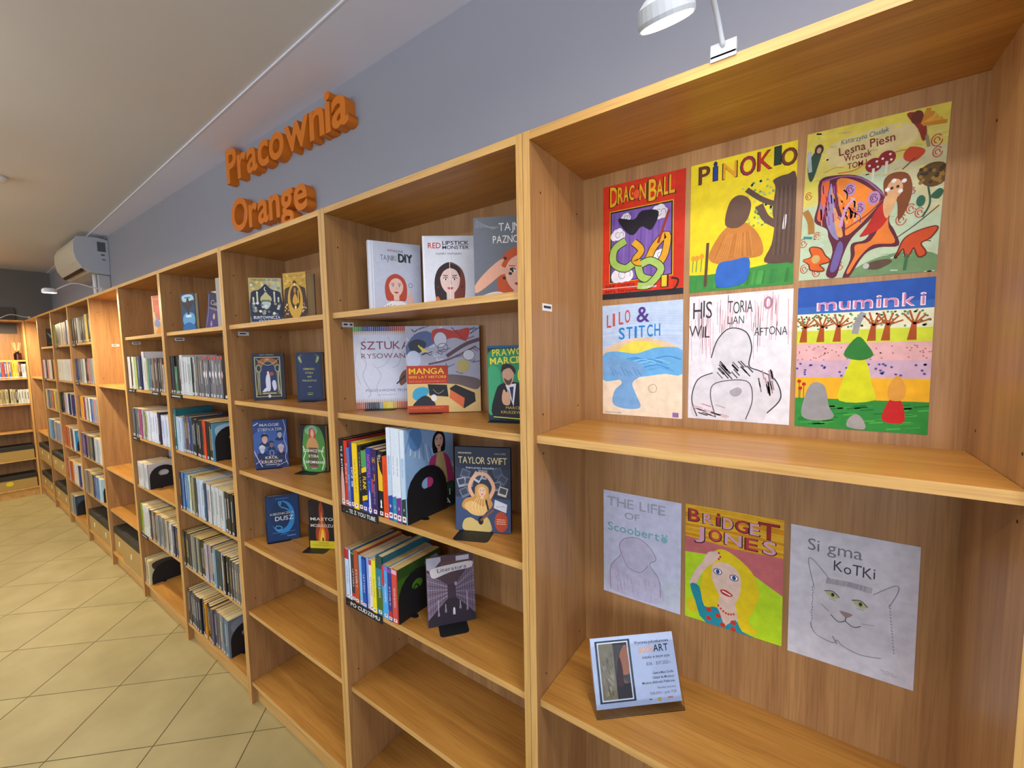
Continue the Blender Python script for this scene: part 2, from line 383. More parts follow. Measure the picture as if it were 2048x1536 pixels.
# ------------------------------------------------------------------ bookcases
X = [0.0, -0.80362, -1.61099, -2.41791, -3.22338, -4.03041, -4.81945, -5.60670, -6.38839, -7.22023]
T = 0.0183; TT = 0.0186; H = 2.15; REC = 0.013; DEP = 0.2843
LV = [1.807, 1.467, 1.145, 0.805, 0.465, 0.112]
ORD = ['first', 'second', 'third', 'fourth', 'fifth', 'sixth', 'seventh', 'eighth', 'ninth', 'tenth', 'eleventh', 'twelfth', 'thirteenth', 'fourteenth', 'fifteenth',
       'sixteenth', 'seventeenth', 'eighteenth', 'nineteenth', 'twentieth', 'twenty-first', 'twenty-second', 'twenty-third', 'twenty-fourth', 'twenty-fifth', 'twenty-sixth']
def bookcase(x0, x1, levels, label, y0=0.0, rot=0.0, loc=None, holes=True):
    """built in local space: left outer corner at x=0, front at y=0"""
    t = empty('bookcase', loc or (x0, y0, 0), (0, 0, rot)); tag(t, label, 'bookcase', 'beech bookcases along the walls'); W = x1-x0
    g_ = 0.0006
    for a in (g_, W-T):
        m = MB(); m.box(a, 0, 0, a+T-g_, DEP, H, front=1); m.build('side_panel', [MW_Z_SHADE, M_EDGEZ], t)
    m = MB(); m.box(T, 0.0005, H-TT, W-T, DEP, H, front=1); m.build('top_panel', [MW_X_LIT, M_EDGE], t)
    m = MB(); m.box(T, DEP-0.004, 0.09, W-T, DEP, H-TT); m.build('back_panel', MW_Z_SHADE, t)
    m = MB(); m.box(T, 0.028, 0.0, W-T, 0.046, LV[5]-TT); m.build('plinth', M_EDGE, t)
    for z in levels:
        m = MB(); m.box(T+0.001, REC if z > 0.2 else 0.006, z-TT, W-T-0.001, DEP-0.004, z, front=1); m.build('shelf', [MW_X_LIT, M_EDGE], t)
    if holes:
        m = MB()
        for px in (T+0.0004, W-T-0.0004):
            sgn = 1 if px < W/2 else -1
            for z in [v+dz for v in levels if v > 0.3 for dz in (-0.05, 0.045)]+[2.03]:
                for y in (0.045, 0.235):
                    c = [(px, y+0.0028*math.cos(k*math.pi/4)*sgn, z+0.0028*math.sin(k*math.pi/4)) for k in range(8)]
                    m.face(c)
        o = m.build('pin_holes', M_DARK, t); o['kind'] = 'stuff'
    return t
A_, B_, C_, D_, E_, F2 = LV
BAY = {0: 'bay with the drawings', 1: 'first bay left of the drawings', 2: 'second bay left of the drawings', 3: 'third bay left of the drawings', 4: 'fourth bay left of the drawings',
       5: 'fifth bay left of the drawings', 6: 'sixth bay left of the drawings', 7: 'seventh bay left of the drawings', 8: 'eighth bay left of the drawings', 9: 'last bay before the corner'}
units = {1: LV, 2: LV, 3: LV, 4: LV, 5: [B_, D_, E_, F2], 6: LV, 7: LV, 8: LV, 9: [B_, D_, E_, F2]}
ULAB = {1: 'beech bookcase with makeup and drawing books, directly left of the drawings', 2: 'beech bookcase below the orange letters, face-out fantasy novels on four shelves',
        3: 'beech bookcase packed with book rows, third left of the drawings', 4: 'beech bookcase with one red book on top, fourth left of the drawings',
        5: 'brightly lit empty beech bookcase under the small white clip lamp', 6: 'beech bookcase with five book rows, just left of the bright empty one',
        7: 'beech bookcase second left of the bright empty one', 8: 'narrow-looking beech bookcase with one black face-out book on its top shelf',
        9: 'brightly lit beech bookcase in the far corner, mostly empty'}
for i in range(1, 10): bookcase(X[i], X[i-1], units[i], ULAB[i])
W0 = 0.7955
bookcase(0, W0, [1.4689, 0.8096, F2], 'wide-open beech bookcase with nine children\'s drawings taped inside')
bookcase(W0, W0+0.8, [A_, B_, C_, D_, E_, F2], 'beech bookcase right of the drawings, cut off by the picture edge')
LL = [1.672, 1.456, 1.142, 0.808, 0.465, F2]
# run along the left wall, facing +x
bookcase(-0.8, 0.0, LL, 'beech bookcase on the left wall, with a reed diffuser on top shelf', rot=math.pi/2, loc=(X[9]-0.0005, -0.803, 0))
bookcase(-1.6, -0.8, LL, 'beech bookcase on the left wall, out of the picture beyond the diffuser one', rot=math.pi/2, loc=(X[9]-0.0005, -1.604, 0))

# ------------------------------------------------------------------ books
def cname(h):
    r, g, b = [int(h[i:i+2], 16) for i in (0, 2, 4)]; mx, mn = max(r, g, b), min(r, g, b); L = (mx+mn)/2
    if mx-mn < 26: return 'black' if L < 48 else 'dark grey' if L < 95 else 'grey' if L < 170 else 'white'
    import colorsys
    hh = colorsys.rgb_to_hsv(r/255, g/255, b/255)[0]*360; s = (mx-mn)/mx
    if L > 200 and s < 0.25: return 'cream' if 20 < hh < 80 else 'pale blue' if 180 < hh < 260 else 'pale'
    n = 'red' if hh < 14 or hh > 345 else 'orange' if hh < 35 else 'yellow' if hh < 65 else 'green' if hh < 160 else 'teal' if hh < 195 else 'blue' if hh < 245 else 'purple' if hh < 300 else 'pink'
    if n == 'orange' and L < 110: n = 'brown'
    if n == 'blue' and L < 80: return 'navy'
    return ('dark ' if L < 70 else 'light ' if L > 170 else '')+n
def mkbook(t, D, h, col, label, group, loc, rot=(0, 0, 0), hard=None, spine=None, side=None, pagecol=None):
    """spine towards -y, thickness along x, depth along y"""
    hard = random.random() < 0.3 if hard is None else hard
    b = 0.0022 if hard else 0.0007; ins = 0.003 if hard else 0.0004; c = hexc(col) if isinstance(col, str) else col
    m = MB(); m.box(0, 0, 0, b, D, h, c); m.box(t-b, 0, 0, t, D, h, c)
    # slightly rounded spine
    r0 = []; 
    for k in range(5):
        a = math.pi*k/4; r0.append((t/2-math.cos(a)*t/2, -math.sin(a)*min(0.003, t*0.15)))
    m.loft([[(x, y, 0) for x, y in r0]+[(t, b, 0), (0, b, 0)], [(x, y, h) for x, y in r0]+[(t, b, h), (0, b, h)]], True, c)
    o = m.build('book', M_COVER, None, loc, rot); tag(o, label, 'book', group)
    m = MB(); m.box(b, b, ins, t-b, D-ins, h-ins); m.build('pages', M_PAGES, o)
    if spine: spine(o, t, h, D)
    if side:
        a = Art(D, h); side(a); a.build('front_print', o, M_ART, (t, 0, 0), (0, 0, math.pi/2))
    return o
def spine_art(kind, tcol, sticker, y=-0.0035):
    def f(o, t, h, D):
        y = -min(0.003, t*0.15)-0.0002
        a = Art(t, h)
        if kind: kind(a)
        elif tcol:
            # vertical title: small dashes running down the spine
            v = 0.1+random.random()*0.1; e = 0.6+random.random()*0.15; w = min(0.34, 0.006/t)
            a.n += 1
            while v < e:
                L = random.uniform(0.008, 0.03); a.rect(0.5-w/2, v, 0.5+w/2, min(v+L, e), tcol); a.n -= 1; v += L+0.008
            a.n += 1
        if sticker:
            sw = min(0.42, 0.008/t)
            a.rect(0.5-sw, 0.915, 0.5+sw, 0.975, 'e8e8ec')
            a.rect(0.5-sw*0.5, 0.93, 0.5+sw*0.5, 0.955, sticker)
        a.build('spine_print', o, M_ART, (0, y, 0))
    return f
def shelfname(i): return ('top', 'second', 'third', 'fourth', 'fifth', 'bottom')[i]
def row(u, lev, x0, x1, spec, z=None, group=None, stick='33343a', where=None, D0=0.16, yf=0.012, xf=None, tilt=0):
    items = [s.split(':') for s in spec.split()]; tot = sum(float(i[1]) for i in items); k = (x1-x0-0.0004*len(items))/tot; x = x0
    z = LV[lev] if z is None else z
    grp = group or 'books on the %s shelf of the %s' % (shelfname(lev), BAY[u]); out = []
    for n, it in enumerate(items):
        col = it[0]; t = float(it[1])*k; h = float(it[2])/1000; tc = it[3] if len(it) > 3 and it[3] else random.choice(['e8e2d0', 'd8d8dc', '22242c', 'c9a64a'])
        if cname(col) in ('white', 'cream', 'pale', 'pale blue', 'yellow', 'light yellow'): tc = it[3] if len(it) > 3 and it[3] else '3a3c44'
        D = D0*(0.92+0.14*random.random())+(h-0.2)*0.5
        lab = '%s-spined book, %s from left on %s shelf, %s' % (cname(col), ORD[n], shelfname(lev), BAY[u])
        if where: lab = '%s-spined book, %s from left %s' % (cname(col), ORD[n], where)
        lean = 0
        loc = (x, yf+random.uniform(-0.003, 0.006), z+0.0004); rot = (0, 0, 0)
        if xf: loc, rot = xf(loc)
        o = mkbook(max(t-0.0004, 0.002), D, h, col, lab, grp, loc, rot, spine=spine_art(None, tc, stick)); out.append(o); x += t+0.0004
    return out
def plate_outline(w, h, n=10):
    P = [(-w/2, 0), (w/2, 0), (w/2, h-w/2)]
    P += [(w/2*math.cos(math.pi*k/n), h-w/2+w/2*math.sin(math.pi*k/n)) for k in range(1, n)]
    P += [(-w/2, h-w/2)]; return P
def bookend(label, loc, rot, w=0.15, h=0.17, base=0.11, hole=0.03, group=None, tab=False, bth=0.0012):
    """upright plate in the local x-z plane at y=0; base plate runs to -y"""
    t = empty('bookend', loc, (0, 0, rot)); tag(t, label, 'bookend', group); m = MB(); th_ = 0.0014
    P = plate_outline(w, h); nH = len(P); zc = h*0.66
    # hole ring matched to the outline point for point
    Hh = []
    for (x, z) in P:
        a = math.atan2(z-zc, x); Hh.append((hole*math.cos(a), zc+hole*0.75*math.sin(a)))
    for y, fl_ in ((0, False), (th_, True)):
        for k in range(nH):
            q = [(P[k-1][0], y, P[k-1][1]), (P[k][0], y, P[k][1]), (Hh[k][0], y, Hh[k][1]), (Hh[k-1][0], y, Hh[k-1][1])]
            m.face(q[::-1] if fl_ else q)
    for R2, s_ in ((P, 1), (Hh, -1)):
        for k in range(nH):
            q = [(R2[k-1][0], 0, R2[k-1][1]), (R2[k-1][0], th_, R2[k-1][1]), (R2[k][0], th_, R2[k][1]), (R2[k][0], 0, R2[k][1])]
            m.face(q if s_ > 0 else q[::-1])
    m.build('upright_plate', M_BLACK, t)
    r = 0.012; B = [(-w/2*0.9, 0), (w/2*0.9, 0)]
    for k in range(5): a = -math.pi/2*k/4; B.append((w/2*0.9-r+r*math.cos(a), -base+r+r*math.sin(a)))
    for k in range(5): a = -math.pi/2-math.pi/2*k/4; B.append((-w/2*0.9+r+r*math.cos(a), -base+r+r*math.sin(a)))
    m = MB(); m.loft([[(x, y, 0) for x, y in B][::-1], [(x, y, bth) for x, y in B][::-1]]); m.build('base_plate', M_BLACK, t)
    if tab:
        Q = [(0.012*math.cos(math.pi*k/8), 0.0015+0.02*math.sin(math.pi*k/8)) for k in range(9)]
        m = MB(); m.loft([[(x+0.02, y, 0) for x, y in Q], [(x+0.02, y, 0.0012) for x, y in Q]]); m.build('foot_tab', M_BLACK, t)
    return t
def rowend(label, x, y, z, w=0.15, h=0.17, hole=0.03, group=None):
    return bookend(label, (x+0.0006, y+w/2, z), -math.pi/2, w, h, 0.06, hole, group, True, 0.0003)
def stand(label, A, ang, lean, w, h, t, col, art, end=None, group=None, pages=True, hard=True, z=None, name='book', back=None):
    """face-out book: front cover in the local x-z plane, facing -y, leaning back"""
    rot = (-math.radians(lean), 0, math.radians(ang)); c = hexc(col); b = 0.002 if hard else 0.0006
    m = MB(); m.box(0, 0, 0, w, b, h, c); m.box(0, t-b, 0, w, t, h, hexc(back) if back else c); m.box(-0.001, 0.0002, 0, b, t-0.0002, h, c)
    o = m.build(name, M_COVER, None, Vector(A)+Vector((0, 0, 0.0018 if end else 0.0004)), rot); tag(o, label, 'book', group)
    # keep z-axis lean: rotate about x first, then about z
    o.rotation_mode = 'XYZ'
    m = MB(); m.box(b, b, 0.003, w-0.003, t-b, h-0.003); m.build('pages', M_PAGES, o)
    a = Art(w, h); art(a); a.build('cover_print', o, M_ART)
    if end:
        lab, ew, eh, bs, dy = end; e = Vector((math.cos(math.radians(ang)), math.sin(math.radians(ang)), 0)); nb = Vector((-e.y, e.x, 0))
        off = t/math.cos(math.radians(lean))+math.tan(math.radians(abs(lean)))*eh*0.9+0.003
        p = Vector(A)+e*(w/2+dy)+nb*off
        bookend(lab, (p.x, p.y, A[2]), math.radians(ang), ew, eh, bs+off, 0.02)
    return o
# ------------------------------------------------------------------ figure helpers for the printed covers
def face(a, u, v, r, skin, hair, eye='2a2a30', lip='b03038', rot=0, long=1.6, hair2=None):
    """a generic front-facing woman's head, r = half head width (fraction of width)"""
    q = a.w/a.h; h2 = hair2 or hair
    a.blob([(u-1.25*r, v+long*r*q), (u-1.45*r, v+0.2*r*q), (u-1.1*r, v-1.0*r*q), (u-0.3*r, v-1.6*r*q), (u+0.4*r, v-1.55*r*q), (u+1.15*r, v-0.9*r*q), (u+1.4*r, v+0.3*r*q), (u+1.2*r, v+long*r*q), (u+0.5*r, v+(long+0.1)*r*q), (u-0.5*r, v+(long+0.1)*r*q)], hair)
    if hair2: a.blob([(u, v-1.5*r*q), (u+0.5*r, v-1.5*r*q), (u+1.15*r, v-0.9*r*q), (u+1.38*r, v+0.3*r*q), (u+1.15*r, v+long*r*q), (u+0.5*r, v+(long+0.05)*r*q), (u+0.1*r, v)], h2)
    a.rect(u-0.35*r, v+0.9*r*q, u+0.35*r, v+1.75*r*q, skin)
    a.blob([(u-0.9*r, v-0.4*r*q), (u-0.6*r, v-1.1*r*q), (u, v-1.25*r*q), (u+0.6*r, v-1.1*r*q), (u+0.9*r, v-0.4*r*q), (u+0.8*r, v+0.5*r*q), (u+0.35*r, v+1.15*r*q), (u, v+1.3*r*q), (u-0.35*r, v+1.15*r*q), (u-0.8*r, v+0.5*r*q)], skin)
    a.blob([(u-0.95*r, v-0.2*r*q), (u-0.85*r, v-1.1*r*q), (u, v-1.5*r*q), (u+0.85*r, v-1.1*r*q), (u+0.95*r, v-0.2*r*q), (u+0.6*r, v-0.85*r*q), (u, v-1.1*r*q), (u-0.6*r, v-0.8*r*q)], hair)
    for s in (-1, 1):
        a.ell(u+s*0.4*r, v-0.1*r*q, 0.18*r, 0.075*r, 'ece6e2'); a.ell(u+s*0.4*r, v-0.1*r*q, 0.075*r, 0.075*r, eye)
        a.line([(u+s*0.2*r, v-0.2*r*q), (u+s*0.42*r, v-0.3*r*q), (u+s*0.65*r, v-0.16*r*q)], 0.06*r, eye)
        a.line([(u+s*0.2*r, v-0.42*r*q), (u+s*0.65*r, v-0.45*r*q)], 0.07*r, hair)
    a.line([(u+0.02*r, v), (u+0.1*r, v+0.3*r*q), (u-0.06*r, v+0.35*r*q)], 0.05*r, 'b98272')
    a.blob([(u-0.3*r, v+0.7*r*q), (u, v+0.62*r*q), (u+0.3*r, v+0.7*r*q), (u, v+0.86*r*q)], lip)
def c_diy(a):
    a.bg('c3cbdf'); a.rect(0, 0, 0.05, 1, 'dfe5f2'); a.rect(0.07, 0, 0.085, 1, 'eef2fa')
    for k in range(26): a.ring(random.uniform(0.12, 0.95), random.uniform(0.25, 0.95), 0.03, 0.02, 0.004, 'aab4c8' if k % 2 else 'dde4f2', n=6)
    a.text('RED', 0.36, 0.13, 0.028, 'c8323c', 0.09, 1); a.text('LIPSTICK', 0.46, 0.118, 0.014, '30323c', 0.2); a.text('MONSTER', 0.46, 0.135, 0.014, '30323c', 0.2)
    a.text('TAJNIKI', 0.22, 0.26, 0.075, '5a6274', 0.3); a.text('DIY', 0.57, 0.275, 0.115, '3c424e', 0.27, 1); a.text('DIY', 0.555, 0.268, 0.115, '1c2028', 0.27, 1)
    a.blob([(0.2, 1.02), (0.28, 0.9), (0.42, 0.84), (0.62, 0.84), (0.74, 0.92), (0.8, 1.02)], 'eef0f6')
    for k in range(22): a.ell(0.27+0.46*random.random(), 0.89+0.1*random.random(), 0.008, 0.008, '20242c', n=6)
    face(a, 0.5, 0.63, 0.15, 'e9c2b4', 'b8442c', long=1.7)
    a.blob([(0.7, 0.86), (0.72, 0.76), (0.78, 0.74), (0.84, 0.8), (0.82, 0.94), (0.74, 0.98)], 'e3b7a8'); a.line([(0.77, 0.76), (0.78, 0.66)], 0.022, 'e3b7a8'); a.ring(0.78, 0.6, 0.035, 0.035, 0.008, '3c424e', n=10)
def c_rlm(a):
    a.bg('e2e6f2'); a.rect(0, 0, 0.03, 1, 'f2f4fb')
    a.text('RED', 0.1, 0.165, 0.072, 'c8242c', 0.24, 1); a.text('LIPSTICK', 0.37, 0.12, 0.05, '24262e', 0.5, 1); a.text('MONSTER', 0.37, 0.178, 0.045, '24262e', 0.5, 1)
    a.text('tajniki makijazu', 0.24, 0.25, 0.03, '4a4c56', 0.48, shear=0.2)
    face(a, 0.5, 0.6, 0.205, 'ebcbc2', '2a1418', long=2.0, hair2='7a3420', lip='c04048')
    a.blob([(0.22, 1.01), (0.3, 0.97), (0.45, 0.93), (0.58, 0.93), (0.72, 0.97), (0.8, 1.01)], 'f4f4f8')
    a.blob([(0.2, 0.95), (0.24, 0.82), (0.3, 0.86), (0.3, 1.0), (0.24, 1.0)], 'd0702c'); a.blob([(0.7, 0.9), (0.8, 0.84), (0.82, 0.98), (0.72, 0.99)], 'b85a24')
    a.line([(0.5, 0.29), (0.5, 0.98)], 0.01, 'f8f0f0', False)
    for s in (0.27, 0.72): a.ell(s, 0.69, 0.02, 0.02, '5a1820')
def c_paz(a):
    a.bg('6c717c'); 
    for k in range(14): a.line([(0.05+0.02*k, 0.02+0.01*k), (0.03+0.03*k, 0.12)], 0.006, 'a8acb0', False)
    a.text('TAJNIKI', 0.42, 0.17, 0.09, 'e6e8ee', 0.5); a.text('PAZNOKCI', 0.32, 0.31, 0.085, 'f0ece8', 0.62)
    face(a, 0.74, 0.66, 0.25, 'e8b49c', 'c4501c', long=1.6, lip='a02c30')
    a.blob([(0, 0.8), (0.16, 0.66), (0.4, 0.52), (0.5, 0.5), (0.46, 0.58), (0.6, 0.62), (0.58, 0.67), (0.45, 0.68), (0.3, 0.76), (0.1, 0.86), (0, 0.88)], 'e2aa90')
    for p in ((0.52, 0.49), (0.62, 0.62), (0.6, 0.67), (0.5, 0.72)): a.ell(p[0], p[1], 0.03, 0.018, '26262c', 10)
    a.blob([(0, 0.96), (0.3, 0.88), (0.5, 0.9), (0.6, 1.0), (0, 1.01)], 'd9d4dc')
def c_sztuka(a):
    a.bg('d9dcee'); cs = ['5aa83c', '3c8c50', '2c4c7c', '24408c', '2c5cac', '243468', '34386c', '2c4c9c', '5c3c6c', '8c3c4c', 'a43c34', 'b44c3c', 'c44434', '8c2c2c', 'a42c24', '943430']
    n = 34
    for k in range(n):
        c = cs[min(int(k/n*len(cs)), 15)]; a.rect(k/n, 0, (k+0.85)/n, 0.055, c); a.n -= 1; a.poly([(k/n, 0.055), ((k+0.43)/n, 0.11), ((k+0.85)/n, 0.055)], 'c8a890'); a.n -= 1
    cs = ['b4542c', 'c45c2c', '6c4c3c', '2c2c34', '1c1c24', '3c3c44', '8c9c9c', 'e4c41c', 'ecd42c', 'e4b01c', 'dc7c24', 'd4642c', 'c8502c', 'c04428', 'b43c24', 'a83424']
    for k in range(n):
        c = cs[min(int(k/n*len(cs)), 15)]; a.rect(k/n, 0.92, (k+0.85)/n, 1, c); a.n -= 1; a.poly([(k/n, 0.92), ((k+0.85)/n, 0.92), ((k+0.43)/n, 0.865)], 'c8a890'); a.n -= 1
    a.n += 1
    a.line([(0.2, 0.14), (0.12, 0.3), (0.2, 0.45), (0.14, 0.6), (0.25, 0.8), (0.2, 0.86)], 0.006, '8a8c9c'); a.line([(0.55, 0.12), (0.62, 0.3), (0.5, 0.45), (0.36, 0.5), (0.3, 0.44)], 0.005, '9a9cac')
    a.line([(0.36, 0.5), (0.42, 0.6), (0.34, 0.75), (0.4, 0.86)], 0.005, '9a9cac'); a.line([(0.05, 0.3), (0.02, 0.5), (0.1, 0.7)], 0.005, '9a9cac'); a.line([(0.6, 0.5), (0.7, 0.46), (0.78, 0.3)], 0.005, '9a9cac')
    a.text('SZTUKA', 0.13, 0.275, 0.095, '8c3444', 0.76); a.text('RYSOWANIA', 0.13, 0.385, 0.06, '8c4450', 0.8)
    a.blob([(0.72, 0.6), (0.8, 0.53), (1.0, 0.5), (1.0, 0.64), (0.86, 0.66), (0.74, 0.72), (0.7, 0.68)], '7c5444'); a.line([(0.66, 0.7), (0.8, 0.6)], 0.02, '2c2428')
    a.text('PODSTAWOWE TECHNIKI', 0.18, 0.79, 0.03, '5c5c74', 0.74); a.line([(0.35, 0.83), (0.65, 0.83)], 0.004, '7c7c94')
def c_manga(a):
    a.bg('a8a8bc')
    for k in range(40):
        u, v = random.random()*0.95, random.random()*0.6; a.line([(u, v), (min(1, u+random.uniform(-0.1, 0.1)), v+0.03), (min(1, u+0.08), v+random.uniform(-0.04, 0.06))], 0.012, random.choice(['3c3c4c', '5c5c70', 'c8c8dc', '8c3c44', '746c80', 'd8d8e8']))
    a.blob([(0, 0.24), (0.12, 0.1), (0.3, 0.06), (0.42, 0.16), (0.3, 0.24), (0.14, 0.28), (0.02, 0.34)], '54608c'); a.blob([(0.04, 0.2), (0.16, 0.15), (0.28, 0.2), (0.2, 0.3), (0.08, 0.3)], '2c3040')
    for k in range(3): a.line([(0.17+0.03*k, 0.22+0.02*k), (0.24+0.03*k, 0.3)], 0.02, 'd8c84c')
    a.blob([(0.36, 0.06), (0.5, 0.03), (0.66, 0.06), (0.86, 0.03), (0.82, 0.17), (0.66, 0.14), (0.5, 0.17), (0.38, 0.2)], 'b8382c'); a.line([(0.62, 0.02), (0.82, 0.18)], 0.012, '8c2c2c')
    a.ell(0.47, 0.16, 0.09, 0.09, 'c8c8d8'); a.ring(0.47, 0.16, 0.09, 0.09, 0.008, '4c4c5c'); a.ring(0.5, 0.25, 0.07, 0.05, 0.008, '4c4c5c')
    a.ell(0.1, 0.38, 0.1, 0.1, 'b8c0d8'); a.line([(0.55, 0.35), (0.8, 0.22), (1.0, 0.16)], 0.05, '5c4048'); a.line([(0.3, 0.44), (0.6, 0.38), (0.95, 0.24)], 0.025, '6c4c54')
    a.blob([(0.68, 0.46), (0.72, 0.4), (0.82, 0.4), (0.86, 0.47), (0.8, 0.54), (0.7, 0.52)], 'b8a868'); a.ell(0.85, 0.34, 0.08, 0.06, 'd0d0dc'); a.ring(0.85, 0.34, 0.08, 0.06, 0.006, '3c3c48')
    a.rect(0, 0.62, 1, 1, 'd8b878'); a.blob([(0.45, 0.6), (0.6, 0.56), (0.98, 0.62), (0.95, 0.74), (0.7, 0.68), (0.5, 0.66)], '6c5c5c')
    a.rect(0, 0.455, 0.56, 0.665, 'b83420'); a.text('MANGA', 0.03, 0.55, 0.065, 'e8c81c', 0.48, 1); a.text('1000 LAT HISTORII', 0.03, 0.6, 0.028, 'e0b424', 0.5, 1); a.text('SZTUCZKI RYSOWNIKOW', 0.03, 0.645, 0.016, 'd89050', 0.5)
    a.poly([(0.3, 0.8), (0.56, 0.82), (0.54, 0.68), (0.28, 0.67)], '1c1c20'); a.line([(0.35, 0.73), (0.42, 0.78), (0.5, 0.74)], 0.008, '8c8c8c')
    a.poly([(0.6, 0.82), (0.77, 0.96), (0.93, 0.88), (0.92, 0.78), (0.66, 0.68), (0.58, 0.72)], '201a1c'); a.poly([(0.57, 0.83), (0.76, 0.955), (0.78, 0.84), (0.59, 0.74)], 'd8683c')
    a.blob([(0.07, 0.82), (0.1, 0.73), (0.22, 0.7), (0.3, 0.74), (0.24, 0.82), (0.14, 0.86)], '3c9cc4'); a.blob([(0.08, 0.9), (0.24, 0.8), (0.38, 0.9), (0.3, 0.95), (0.1, 0.95)], '24242c'); a.ell(0.36, 0.83, 0.04, 0.04, 'e0dcd8')
    a.rect(0, 0.92, 0.56, 1, 'b8401c'); a.text('NAJWYBITNIEJSI TWORCY', 0.03, 0.955, 0.016, 'd88848', 0.46)
def c_prawo(a):
    a.bg('16324a'); a.blob([(0, 0.1), (0.5, 0.05), (1, 0.1), (1, 0.6), (0.8, 0.7), (0.5, 0.6), (0.2, 0.68), (0, 0.6)], '2c8c60'); a.blob([(0, 0.3), (0.25, 0.35), (0.2, 0.8), (0, 0.9)], '3aa070'); a.rect(0.93, 0, 1, 1, '1c6c94')
    a.rect(0, 0, 1, 0.03, '245c8c'); a.text('PRAWO', 0.1, 0.14, 0.085, 'e8e03c', 0.62, 1, 3); a.text('MARCINA', 0.05, 0.25, 0.085, 'e8e03c', 0.86, 1, 3)
    a.blob([(0.1, 0.95), (0.16, 0.6), (0.3, 0.5), (0.55, 0.48), (0.72, 0.56), (0.86, 0.95)], '1c1420')
    a.poly([(0.36, 0.52), (0.52, 0.8), (0.58, 0.5)], 'e4e6f0'); a.poly([(0.44, 0.55), (0.5, 0.75), (0.53, 0.54)], '34305c')
    a.ell(0.42, 0.38, 0.12, 0.15, 'c89c84'); a.blob([(0.28, 0.36), (0.3, 0.26), (0.44, 0.24), (0.56, 0.3), (0.56, 0.38), (0.46, 0.3), (0.34, 0.32)], '2c1c18'); a.blob([(0.33, 0.43), (0.42, 0.46), (0.5, 0.43), (0.46, 0.51), (0.38, 0.51)], '5c4034')
    a.blob([(0.28, 0.7), (0.32, 0.58), (0.38, 0.62), (0.42, 0.58), (0.46, 0.66), (0.44, 0.78), (0.32, 0.78)], 'd4a88c')
    a.blob([(0.66, 0.3), (0.95, 0.28), (0.96, 0.48), (0.74, 0.5), (0.62, 0.44)], 'dce03c')
    for k in range(4): a.script(0.7, 0.34+0.035*k, 0.2, 0.02, '3c4c2c')
    a.text('MARCIN', 0.36, 0.84, 0.035, 'c8b860', 0.34); a.text('KRUSZEWSKI', 0.26, 0.9, 0.035, 'c8b03c', 0.52); a.line([(0.1, 0.95), (0.9, 0.975)], 0.02, 'c8d040', False)
def c_swift(a):
    a.bg('2c344c'); a.rect(0, 0.6, 1, 1, '3c4c70'); a.rect(0, 0, 1, 0.25, '242a3e')
    a.text('MARCUS BROWN', 0.06, 0.08, 0.018, 'd8cca8', 0.24, 1); a.text('LUCA LOPEZ', 0.72, 0.08, 0.018, 'a8a490', 0.2)
    a.text('TAYLOR SWIFT', 0.06, 0.195, 0.078, 'e0cc98', 0.88, 0); a.text('ktora przez wszystkie ery', 0.2, 0.255, 0.025, 'd8d8e4', 0.6, shear=0.25)
    for k, (u, v, r, c) in enumerate([(0.18, 0.33, 20, '5c6478'), (0.12, 0.43, -15, '9ca0b0'), (0.25, 0.42, 10, '7c8494'), (0.17, 0.55, -25, '6c7484'), (0.78, 0.3, -20, '4c5468'), (0.85, 0.38, 30, '5c6074'), (0.76, 0.46, -10, '7c8088'), (0.86, 0.52, 15, 'c8c0a8'), (0.5, 0.33, 5, '8c94a4'), (0.4, 0.36, 30, 'b4b8c4')]):
        q = a.w/a.h; an = math.radians(r); P = [(u+(x*math.cos(an)-y*math.sin(an)), v+(x*math.sin(an)+y*math.cos(an))*q) for x, y in ((-0.08, 0.07), (0.08, 0.07), (0.08, -0.09), (-0.08, -0.09))]
        a.poly(P, c); P = [(u+(x*math.cos(an)-y*math.sin(an)), v+(x*math.sin(an)+y*math.cos(an))*q) for x, y in ((-0.06, 0.03), (0.06, 0.03), (0.06, -0.07), (-0.06, -0.07))]; a.poly(P, '3c4458')
    a.line([(0.36, 0.62), (0.26, 0.48), (0.36, 0.34), (0.48, 0.305)], 0.065, 'dca888'); a.line([(0.62, 0.6), (0.7, 0.47), (0.6, 0.34), (0.48, 0.305)], 0.065, 'dca888')
    a.blob([(0.34, 0.58), (0.37, 0.47), (0.48, 0.43), (0.6, 0.47), (0.62, 0.58), (0.68, 0.68), (0.52, 0.78), (0.32, 0.78), (0.12, 0.72), (0.18, 0.62)], 'c8904c')
    a.blob([(0.16, 0.7), (0.3, 0.64), (0.5, 0.7), (0.6, 0.66), (0.52, 0.8), (0.3, 0.8)], 'e0b470'); face(a, 0.49, 0.52, 0.075, 'e8bca0', 'd0a05c', long=1.5)
    for k in range(5): a.line([(0.4+0.03*k, 0.6), (0.3+0.06*k, 0.7), (0.34+0.05*k, 0.78)], 0.01, 'f0cc8c')
    a.blob([(0.15, 0.88), (0.28, 0.84), (0.42, 0.88), (0.56, 0.82), (0.64, 0.9), (0.62, 1.0), (0.16, 1.0)], 'd0b470'); a.ell(0.46, 0.87, 0.05, 0.05, '241c20'); a.line([(0.46, 0.87), (0.7, 0.73)], 0.035, '8c5434'); a.line([(0.56, 0.62), (0.6, 0.74)], 0.03, '1c1c28')
    a.poly([(0.7, 0.71), (0.92, 0.76), (0.94, 0.66), (0.72, 0.61)], 'd4d8e4'); a.script(0.74, 0.7, 0.15, 0.03, '3c4c8c')
    a.ell(0.83, 0.87, 0.12, 0.12, 'b8482c', n=26)
    for k in range(3): a.dashes(0.75, 0.85+0.025*k, 0.16, 0.012, 'e0b8a0')
